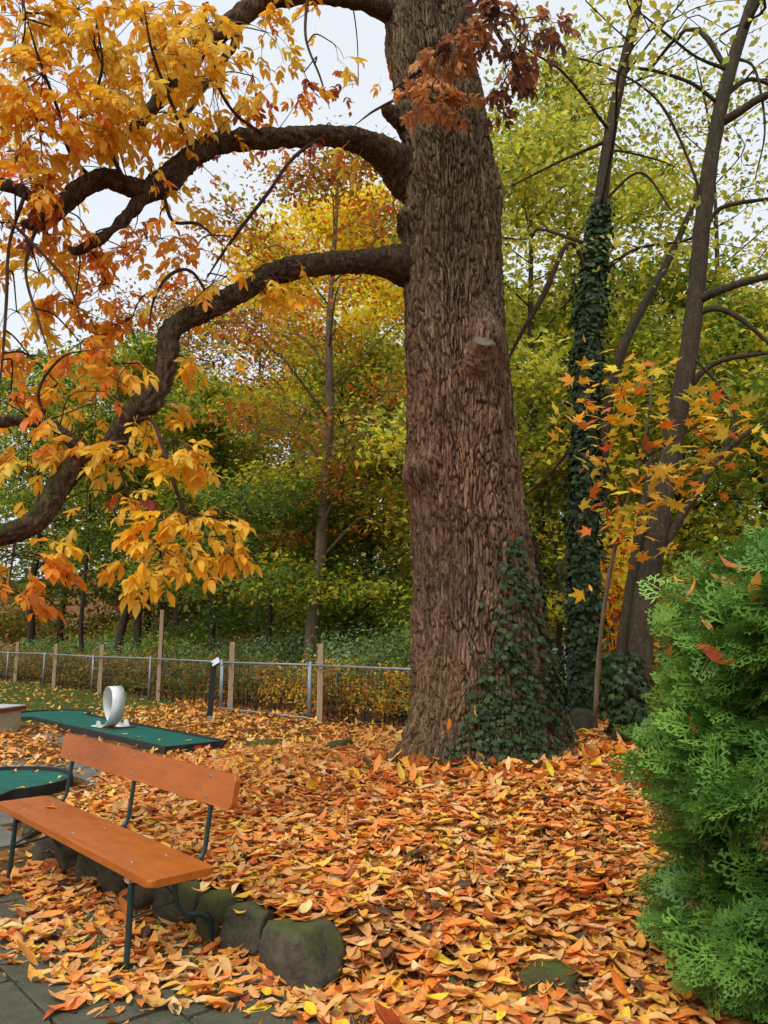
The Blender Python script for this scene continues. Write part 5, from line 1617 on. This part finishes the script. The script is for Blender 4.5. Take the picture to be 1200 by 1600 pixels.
# ------------------------------------------------------------------ thuja
TC = np.array([2.80, 3.62])
TEL = 1.5                                # the bush is longer to the right than deep
TZ = float(terrain(*TC))
thuja = empty('thuja_bush', (TC[0], TC[1], TZ), 'dense green thuja bush filling the right foreground', 'conifer')
def spray(seed):
    """flat fern-like spray: an axis with alternating side shoots, each with small scale shoots"""
    r = np.random.default_rng(seed)
    V, F = [], []
    def strip(p, d, l, w, lift):
        n = len(V)
        d = np.array(d) / np.linalg.norm(d)
        s = np.array([-d[1], d[0]])
        p = np.array(p)
        a, b, c = p, p + d * l * .55, p + d * l
        z = lambda q: -0.9 * max(0, q[1] - .05) ** 2 - .5 * q[0] ** 2 + lift
        V.extend([(*a, z(a)), (*(b + s * w / 2), z(b)), (*(b - s * w / 2), z(b)), (*c, z(c))])
        F.extend([(n, n + 2, n + 1), (n + 1, n + 2, n + 3)])
    Ls = 0.15
    strip((0, 0), (0, 1), Ls, .0045, 0)
    m = 9
    for k in range(m):
        t = .12 + .8 * k / m
        s = 1 if k % 2 else -1
        l = Ls * (.50 * (1 - t) + .14) * r.uniform(.85, 1.15)
        d = np.array([s * .80, .62])
        p = np.array([0, Ls * t])
        strip(p, d, l, .0072, .0)
        dn = d / np.linalg.norm(d)
        for q in range(3):
            tt = .25 + .25 * q
            s2 = 1 if q % 2 else -1
            d2 = np.array([dn[0] * .72 - s2 * dn[1] * .69, dn[1] * .72 + s2 * dn[0] * .69])
            strip(p + dn * l * tt, d2, l * .46 * (1.2 - tt * .6), .0082, .0)
    return np.array(V), np.array(F), None
SPR = [spray(k) for k in range(4)]
def thuja_r(z, az):
    """radius of the bush at height z"""
    h = (z - TZ)
    base = np.interp(h, [-.2, .1, .38, .66, .94, 1.2, 1.52, 1.74, 1.88, 1.98, 2.1, 2.18], [.86, .89, .91, .92, .92, .92, .91, .88, .80, .62, .30, .05])
    return base
N = 6900
zz_ = TZ - .08 + rng.uniform(0.0, 1.0, N) * 2.22
# toward the camera and the left only counts in view, yet cover all round; more in front
az = np.where(rng.random(N) < .80, rng.uniform(math.radians(125), math.radians(300), N), rng.uniform(0, 2 * math.pi, N))
d0 = np.stack([np.cos(az), np.sin(az), np.zeros(N)], 1)
lump = vnoise(np.stack([np.cos(az) * 3.4, np.sin(az) * 3.4, zz_ * 3.2], 1), 61) * .15 + vnoise(np.stack([np.cos(az) * 9, np.sin(az) * 9, zz_ * 8], 1), 62) * .11
depth = rng.gamma(1.3, .055, N)
rad = thuja_r(zz_, az) + lump - depth
T = np.stack([TC[0] + TEL * rad * np.cos(az), TC[1] + rad * np.sin(az), zz_], 1)
# each spray grows outward, a little up, then hangs; its flat side faces up and out
y = d0 + np.stack([rng.normal(size=N) * .55, rng.normal(size=N) * .55, rng.normal(size=N) * .35 + .10], 1)
y /= np.linalg.norm(y, axis=1)[:, None]
n = np.stack([d0[:, 0] * .55, d0[:, 1] * .55, np.full(N, .75)], 1) + rng.normal(size=(N, 3)) * .42
n -= y * (n * y).sum(1)[:, None]
n /= np.linalg.norm(n, axis=1)[:, None]
R = np.stack([np.cross(y, n), y, n], 2)
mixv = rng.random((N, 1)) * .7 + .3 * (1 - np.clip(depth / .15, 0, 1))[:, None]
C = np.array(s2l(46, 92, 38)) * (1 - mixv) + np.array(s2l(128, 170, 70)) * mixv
old = rng.random(N) < .025
C[old] = np.array(s2l(128, 104, 56))
C = C * rng.uniform(.8, 1.2, (N, 1))
acc = Acc()
kk = rng.integers(4, size=N)
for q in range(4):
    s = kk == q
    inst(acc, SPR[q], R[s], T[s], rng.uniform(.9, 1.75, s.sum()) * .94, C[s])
o = acc.obj('foliage', M['thuja'], thuja, off=(TC[0], TC[1], TZ)); o['kind'] = 'stuff'
V, F = tube(catmull([(0, 0, -.1), (.02, 0, 1.0), (0, .02, 1.9)], 12), np.linspace(.07, .015, 12), 8)
link('trunk', mesh_from('trunk', V, F, M['farbark'], attr={'plate': np.full(len(V), .5)}), thuja)
# inner woody shoots and old shaded foliage carry the sprays
a = Acc()
for k in range(150):
    z = rng.uniform(.1, 1.6); azk = rng.uniform(0, 6.28)
    r_ = float(thuja_r(z + TZ, azk)) * .9
    e = np.array([TEL * math.cos(azk) * r_, math.sin(azk) * r_, z + .25])
    V, F = tube(catmull([(0, 0, z - .15), e * np.array([.5, .5, 0]) + [0, 0, z - .02], e], 6), np.linspace(.012, .003, 6), 4)
    a.add(V, F)
o = link('branch', mesh_from('branch', np.concatenate(a.V), np.concatenate(a.F), M['farbark'], attr={'plate': np.full(a.n, .5)}), thuja); o['kind'] = 'stuff'
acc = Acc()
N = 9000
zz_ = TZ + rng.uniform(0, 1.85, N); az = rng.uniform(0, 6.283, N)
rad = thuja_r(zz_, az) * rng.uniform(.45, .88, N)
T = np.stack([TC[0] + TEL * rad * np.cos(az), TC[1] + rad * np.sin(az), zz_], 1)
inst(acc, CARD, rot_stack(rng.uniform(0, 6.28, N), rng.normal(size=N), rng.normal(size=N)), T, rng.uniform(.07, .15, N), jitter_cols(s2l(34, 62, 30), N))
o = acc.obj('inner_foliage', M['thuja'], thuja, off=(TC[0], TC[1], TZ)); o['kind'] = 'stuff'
# ------------------------------------------------------------------ fallen leaves
LT = [leaf_tpl(.138, .051, b * .7, c, t * .8, .05, seed=k) for k, (b, c, t) in enumerate(((.25, .2, .2), (-.3, .15, -.3), (.5, .4, .5), (.1, -.2, 0), (-.15, .35, .6), (.35, -.3, -.4), (.0, .1, .15), (.7, .2, -.6)))]
LTS = [leaf_tpl(.135, .058, b, c, 0, .05, True, seed=k) for k, (b, c) in enumerate(((.3, .2), (-.3, .2), (.5, -.2), (0, .3)))]
LTM = [mesh_from('fallen_leaf', V, F, M['litter_one'], lf=Lf) for V, F, Lf in LT]
FALL = [('orange', s2l(206, 132, 62)), ('orange', s2l(196, 114, 52)), ('golden', s2l(222, 160, 66)), ('tan', s2l(206, 156, 98)), ('tan', s2l(194, 140, 82)), ('tan', s2l(214, 174, 122)), ('russet', s2l(166, 82, 38)), ('russet', s2l(148, 70, 40)),
        ('yellow', s2l(230, 172, 44)), ('brown', s2l(110, 58, 38)), ('orange', s2l(214, 116, 36))]
FW = np.array([.18, .13, .16, .17, .16, .09, .04, .015, .035, .01, .03]); FW /= FW.sum()
FC = np.array([c for _, c in FALL]) * np.array([1.5, 1.42, 1.32])

def litter_density(x, y):
    """cover by fallen leaves, 0..1"""
    p = np.stack([x, y, 0 * x], -1)
    nz_ = fbm(p * 1.7, 71)
    d = np.hypot(x - TREE[0], y - TREE[1])
    lim = np.interp(np.degrees(np.arctan2(y - TREE[1], x - TREE[0])) % 360, [0, 100, 150, 172, 203, 216, 230, 250, 270, 360], [9, 9, 4.4, 3.55, 3.66, 3.95, 4.42, 4.25, 4.6, 9])
    full = 1 - smooth(lim - .22, lim + .10, d + .22 * nz_)
    back = smooth(9.0, 9.9, y + .45 * nz_) * (1 - .86 * lawn_f(x, y))
    strip_ = smooth(3.0, 3.4, x)
    lat, alo = -(x - TEE[0]) * LD[1] + (y - TEE[1]) * LD[0], (x - TEE[0]) * LD[0] + (y - TEE[1]) * LD[1]
    back = back * (1 - .85 * smooth(.35, .5, lat) * smooth(1.35, 1.1, lat + .3 * nz_) * smooth(-.6, 0, alo) * smooth(4.2, 2.5, alo))
    full = full * (1 - .4 * smooth(.5, .7, fbm(p * 2.3 + 7, 73)) * (d < 3.6))
    f = np.maximum(np.maximum(full, back), strip_)
    # a bare stretch of paving in front of the long lane
    return np.clip(np.maximum(f, .012 + .02 * (nz_ > .3)), 0, 1) * (1 - smooth(.5, 1.1, fence_s(x, y)))

def sample(n, x0, x1, y0, y1):
    x, y = rng.uniform(x0, x1, n), rng.uniform(y0, y1, n)
    k = rng.random(n) < litter_density(x, y)
    q = to_px(np.stack([x, y, 0 * x + .2], 1))
    k &= (q[:, 0] > -260) & (q[:, 0] < 1460) & (q[:, 1] < 1850)
    return x[k], y[k]
def on_lane(x, y):
    def inside(pts, m):
        pts = np.array(pts); r = np.zeros(len(x), bool)
        j = len(pts) - 1
        for i in range(len(pts)):
            xi, yi, xj, yj = *pts[i], *pts[j]
            r ^= ((yi > y) != (yj > y)) & (x < (xj - xi) * (y - yi) / (yj - yi + 1e-12) + xi)
            j = i
        return r
    return inside(offset_poly(pts, .09), 0) | inside(offset_poly(pts2, .09), 0)

nx, ny = sample(48000, -6.2, 4.4, 2.4, 9.2)
fx_, fy_ = sample(42000, -17, 7, 9.2, 29)
def clean(x, y):
    k = ~on_lane(x, y)
    k &= np.hypot(x - TREE[0], y - TREE[1]) > .42
    return x[k], y[k]
nx, ny = clean(nx, ny); fx_, fy_ = clean(fx_, fy_)
def colors(n, x, y):
    c = FC[rng.choice(len(FC), n, p=FW)]
    old_ = rng.random(n) < .03
    c = np.where(old_[:, None], np.array([.075, .035, .018]), c)
    return np.clip(c * rng.uniform(.74, 1.18, (n, 1)) * (1 + rng.normal(size=(n, 3)) * .05), .004, .9)
# near leaves
N = len(nx)
dn = litter_density(nx, ny)
stack = rng.random(N) ** 1.2 * .038 * np.clip(dn * 1.2 - .1, 0, 1)
onpav = dn < .2
tl = np.where(onpav, .06, np.where(rng.random(N) < .09, .40, .12))
Zl = terrain(nx, ny) + .014 + stack
Tn = np.stack([nx, ny, Zl], 1)
Rn = rot_stack(rng.uniform(0, 6.283, N), rng.normal(size=N) * tl, rng.normal(size=N) * tl)
Sn = rng.choice([.55, .75, .95, 1.1, 1.25], N, p=[.12, .28, .34, .20, .06]) * rng.uniform(.84, 1.02, N)
Cn = colors(N, nx, ny)
Kn = rng.integers(len(LT), size=N)
ns = 0
for (sx, sy, sz_, ra, rb) in STONES[:13]:          # leaves that came to rest on the stones
    for q in range(int(rng.integers(1, 4))):
        j_ = int(rng.integers(N))
        while litter_density(nx[j_:j_ + 1], ny[j_:j_ + 1])[0] < .5: j_ = int(rng.integers(N))
        Tn[j_] = (sx + rng.normal() * ra * .5, sy + rng.normal() * rb * .5, sz_ + .012)
# the leaves that show largest are single things
qn = to_px(Tn)
vis = (qn[:, 0] > 4) & (qn[:, 0] < 1090) & (qn[:, 1] < 1596)
blocked = (np.abs(nx - TC[0]) < .9) & (np.abs(ny - TC[1]) < .9)
score = np.where(vis & ~blocked & ((stack > .017) | onpav), qn[:, 2] - onpav * 1.5, 99)
top = np.argsort(score)[:285]
names = [n for n, _ in FALL]
marks = [('the near bench leg', 213, 1500), ('the far bench leg', 20, 1395), ('the near seat end', 300, 1375), ('the large blunt stone', 465, 1490), ('the stones under the bench', 330, 1430), ('the bright mossy front stone', 800, 1545),
         ('the flat half buried stone', 695, 1520), ('the thuja foot', 1080, 1540), ('the lower left corner', 40, 1590), ('the bottom paving joint', 330, 1585), ('the bottom middle edge', 580, 1590), ('the backrest end', 390, 1270), ('the lower right litter', 950, 1580)]
seen_labels = {}
def place(px, py):
    m = min(marks, key=lambda q: (q[1] - px) ** 2 + ((q[2] - py) * 1.3) ** 2)
    dx, dy = px - m[1], (py - m[2]) * 1.3
    rel = ('right of ' if dx > 0 else 'left of ') if abs(dx) > abs(dy) else ('in front of ' if dy > 0 else 'behind ')
    return ('close ' if math.hypot(dx, dy) < 45 else '') + rel + m[0]
def leaf_label(k):
    c = Cn[k]
    nm = names[int(((FC / FC.sum(1)[:, None] - c / c.sum()) ** 2).sum(1).argmin())]
    tone = 'pale ' if c.sum() > 1.0 else ('dark ' if c.sum() < .55 else '')
    tip = to_px(Tn[k] + Rn[k] @ np.array([0, .13, 0]))[0]
    dx, dy = tip[0] - qn[k][0], tip[1] - qn[k][1]
    way = ('right' if dx > 0 else 'left') if abs(dx) > abs(dy) * 1.2 else ('down' if dy > 0 else 'up')
    sz = 'large ' if Sn[k] > 1.02 else ('small ' if Sn[k] < .8 else '')
    on = 'on paving ' if onpav[k] else ''
    lb = f'{sz}{tone}{nm} fallen leaf {on}pointing {way}, {place(qn[k][0], qn[k][1])}'
    if len(lb.split()) > 16: lb = lb.replace('close ', '').replace(tone, '', 1)
    return lb, 'single fallen leaves in the foreground'
for k in top:
    o = link('fallen_leaf', LTM[Kn[k]])
    mt = Matrix([list(Rn[k][r] * Sn[k]) + [0] for r in range(3)] + [[0, 0, 0, 1]])
    mt.translation = Vector(Tn[k])
    o.matrix_world = mt
    o.color = (*Cn[k], 1)
    lb, gr = leaf_label(k)
    tag(o, lb, 'leaf', gr)
rest = np.ones(N, bool); rest[top] = False
acc = Acc()
for q in range(len(LT)):
    s = np.where(rest & (Kn == q))[0]
    inst(acc, LT[q], Rn[s], Tn[s], Sn[s], Cn[s])
# a bedded-down lower layer
bx_, by_ = clean(*sample(30000, -4.2, 4.4, 2.4, 9.4))
kb = litter_density(bx_, by_) > .5
bx_, by_ = bx_[kb], by_[kb]
N3 = len(bx_)
Kb = rng.integers(4, size=N3)
Tb = np.stack([bx_, by_, terrain(bx_, by_) + .006 + rng.random(N3) * .012], 1)
Rb = rot_stack(rng.uniform(0, 6.283, N3), rng.normal(size=N3) * .06, rng.normal(size=N3) * .06)
Cb = colors(N3, bx_, by_) * .85
for q in range(4):
    s = np.where(Kb == q)[0]
    inst(acc, LTS[q], Rb[s], Tb[s], rng.uniform(.8, 1.2, len(s)), Cb[s])
N2 = len(fx_)
Zf = terrain(fx_, fy_) + .012 + rng.random(N2) * .05 * (litter_density(fx_, fy_) > .4)
Tf = np.stack([fx_, fy_, Zf], 1)
Rf = rot_stack(rng.uniform(0, 6.283, N2), rng.normal(size=N2) * .28, rng.normal(size=N2) * .28)
Cf = colors(N2, fx_, fy_)
yl = rng.random(N2) < .35
Cf[yl] = np.array(s2l(226, 164, 72)) * rng.uniform(.8, 1.15, (yl.sum(), 1))
Kf = rng.integers(4, size=N2)
for q in range(4):
    s = np.where(Kf == q)[0]
    inst(acc, LTS[q], Rf[s], Tf[s], rng.uniform(.8, 1.2, len(s)), Cf[s])
tag(acc.obj('leaf_litter', M['litter']), 'thick carpet of orange and tan fallen leaves', kind='stuff')

# leaves lying on the lanes, the bench, caught in the thuja and the ivy
def caught(p, size, yaw, pitch, roll, color, label, group):
    o = link('fallen_leaf', LTM[int(rng.integers(len(LTM)))])
    o.location = Vector(p); o.rotation_euler = (pitch, roll, yaw); o.scale = (size,) * 3
    o.color = (*color, 1)
    tag(o, label, 'leaf', group)
b = P(88, 1264, 5.0)
q = G(88, 1263, .476); caught((q[0], q[1], .478), .8, 1.1, 0, 0, s2l(222, 130, 40), 'single orange leaf lying on the bench seat', None)
for px, py, c in ((20, 1206, 3), (100, 1213, 5), (60, 1204, 0), (25, 1232, 2), (85, 1224, 5)):
    q = G(px, py, .08); caught((q[0], q[1], .084), .8, rng.uniform(0, 6), 0, 0, FC[c], f'{names[c]} dry leaf lying on the round green lane end, ' + ('near its far rim' if py < 1210 else 'near its right rim' if px > 70 else 'near the bench'), 'leaves on the round lane end')
for px, py, c in ((95, 1112, 5), (130, 1114, 5), (220, 1152, 4), (250, 1155, 5), (290, 1158, 3), (200, 1146, 5)):
    q = G(px, py, .08); caught((q[0], q[1], .084), .8, rng.uniform(0, 6), 0, 0, FC[c], f'{names[c]} dry leaf lying on the long green lane ' + ('at its far round end' if px < 140 else 'just right of the white loop' if px < 230 else 'near its tee end'), 'leaves on the long lane')
def thuja_place(px, py):
    return ('top' if py < 900 else 'upper part' if py < 1000 else 'middle' if py < 1140 else 'lower part') + (' left edge' if px < 1030 else ' left side' if px < 1080 else ' centre' if px < 1150 else ' right side')
def thuja_front(px, py):
    """first point of the bush surface along the view ray"""
    d = ray(px, py)
    for t in np.linspace(2.4, 6, 180):
        p = np.array([0, 0, EYE]) + d * t
        if np.hypot((p[0] - TC[0]) / TEL, p[1] - TC[1]) < thuja_r(p[2], 0) + .02: return p
    return None
for px, py, s, c in ((1090, 950, 1.2, 0), (1038, 940, 1.1, 2), (1035, 905, .8, 2), (1018, 992, .9, 3), (1075, 905, 1.2, 4), (1165, 905, 1.2, 10), (1195, 890, 1.2, 6), (1180, 925, 1.1, 5), (1060, 985, .8, 0), (1052, 1125, .9, 2), (1178, 1034, 1.4, 6), (980, 1035, 1.1, 10), (1005, 1030, .8, 0),
                    (1015, 1050, .9, 4), (1100, 910, .8, 2), (1120, 890, .8, 4), (1072, 1025, .7, 4), (1040, 1280, 1.0, 0), (1050, 1155, .8, 6), (1140, 990, .8, 3), (1110, 1145, .8, 6), (1197, 945, 1.1, 2), (1030, 1205, .8, 4)):
    p = thuja_front(px, py)
    if p is None: continue
    dv = np.array([p[0] - TC[0], p[1] - TC[1], 0]); p = p + dv / np.linalg.norm(dv) * .08
    caught(p, s * .95, rng.uniform(0, 6.28), rng.uniform(.2, 1.0), rng.normal() * .4, FC[c] * .95, f'{names[c]} withered leaf caught in the {thuja_place(px, py)} of the thuja', 'leaves caught in the thuja')
for px, py, Y, c in ((700, 1140, 6.75, 10), (745, 1120, 6.65, 2), (770, 1075, 6.7, 2), (795, 855, 6.75, 10), (800, 845, 6.75, 6), (812, 910, 6.75, 0), (820, 770, 6.9, 10), (868, 1118, 6.9, 0), (925, 500, 8.8, 2), (915, 535, 8.8, 4), (915, 715, 8.7, 0), (905, 740, 8.7, 6), (908, 810, 8.7, 0), (900, 830, 8.7, 6), (925, 925, 8.7, 2), (755, 1075, 6.7, 8)):
    if (px + py) % 3 == 0: continue
    caught(P(px, py, Y - .06), .72, rng.uniform(0, 6.28), rng.uniform(.6, 1.4), rng.normal() * .4, FC[c], f'{names[c]} leaf caught in the ivy ' + ('on the slender trunk, ' if px > 890 else 'on the big trunk, ') + ('high up' if py < 600 else 'at mid height' if py < 880 else 'low down') + (' at its left' if px in (700, 745, 770, 795, 905, 900) else ' at its right'), 'leaves caught in the ivy')

# leaves heaped against the trunk foot and the right bank
N = 900
a_ = rng.uniform(math.radians(190), math.radians(360), N)
r_ = .62 + rng.gamma(2, .16, N)
x, y = TREE[0] + r_ * np.cos(a_) * 1.1 + .1, TREE[1] + r_ * np.sin(a_)
z = terrain(x, y) + rng.random(N) * .06 + .02
acc = Acc()
inst(acc, LT[0], rot_stack(rng.uniform(0, 6.28, N), rng.normal(size=N) * .5, rng.normal(size=N) * .5), np.stack([x, y, z], 1), rng.uniform(.8, 1.25, N), colors(N, x, y))
tag(acc.obj('leaf_heap', M['litter']), 'heap of leaves piled against the foot of the big trunk', kind='stuff')

# ------------------------------------------------------------------ grass and small green growth
def blades(n, x, y, h, col, name, label):
    z = terrain(x, y)
    V0 = np.array([[-.004, 0, 0], [.004, 0, 0], [.0025, .25, .6], [-.0025, .25, .6], [0, .5, 1.0]])
    F0 = np.array([[0, 1, 2], [0, 2, 3], [3, 2, 4]])
    N = len(x)
    S = h * rng.uniform(.6, 1.3, N)
    R = rot_stack(rng.uniform(0, 6.283, N), rng.normal(size=N) * .3, rng.normal(size=N) * .3)
    V0 = V0 * np.array([12, 1, 1])
    acc = Acc()
    inst(acc, (V0, F0, None), R, np.stack([x, y, z], 1), S, jitter_cols(col, N, .3, .08))
    tag(acc.obj(name, M['grass']), label, kind='stuff')
x, y = rng.uniform(-20, -4, 36000), rng.uniform(13, 30, 36000)
k = (rng.random(36000) < lawn_f(x, y)) & ~on_lane(x, y)
blades(0, x[k], y[k], .07, s2l(128, 148, 56), 'lawn_grass', 'short green grass between the long lane and the fence')
x, y = rng.uniform(-3, 1.5, 9000), rng.uniform(4, 11, 9000)
k = (vnoise(np.stack([x * 1.6, y * 1.6, 0 * x], 1), 91) > .45) & (np.hypot(x - TREE[0], y - TREE[1]) < 4.6) & (np.hypot(x - TREE[0], y - TREE[1]) > .9)
blades(0, x[k], y[k], .085, s2l(112, 122, 44), 'grass_tuft', 'sparse grass blades poking through the leaf carpet')
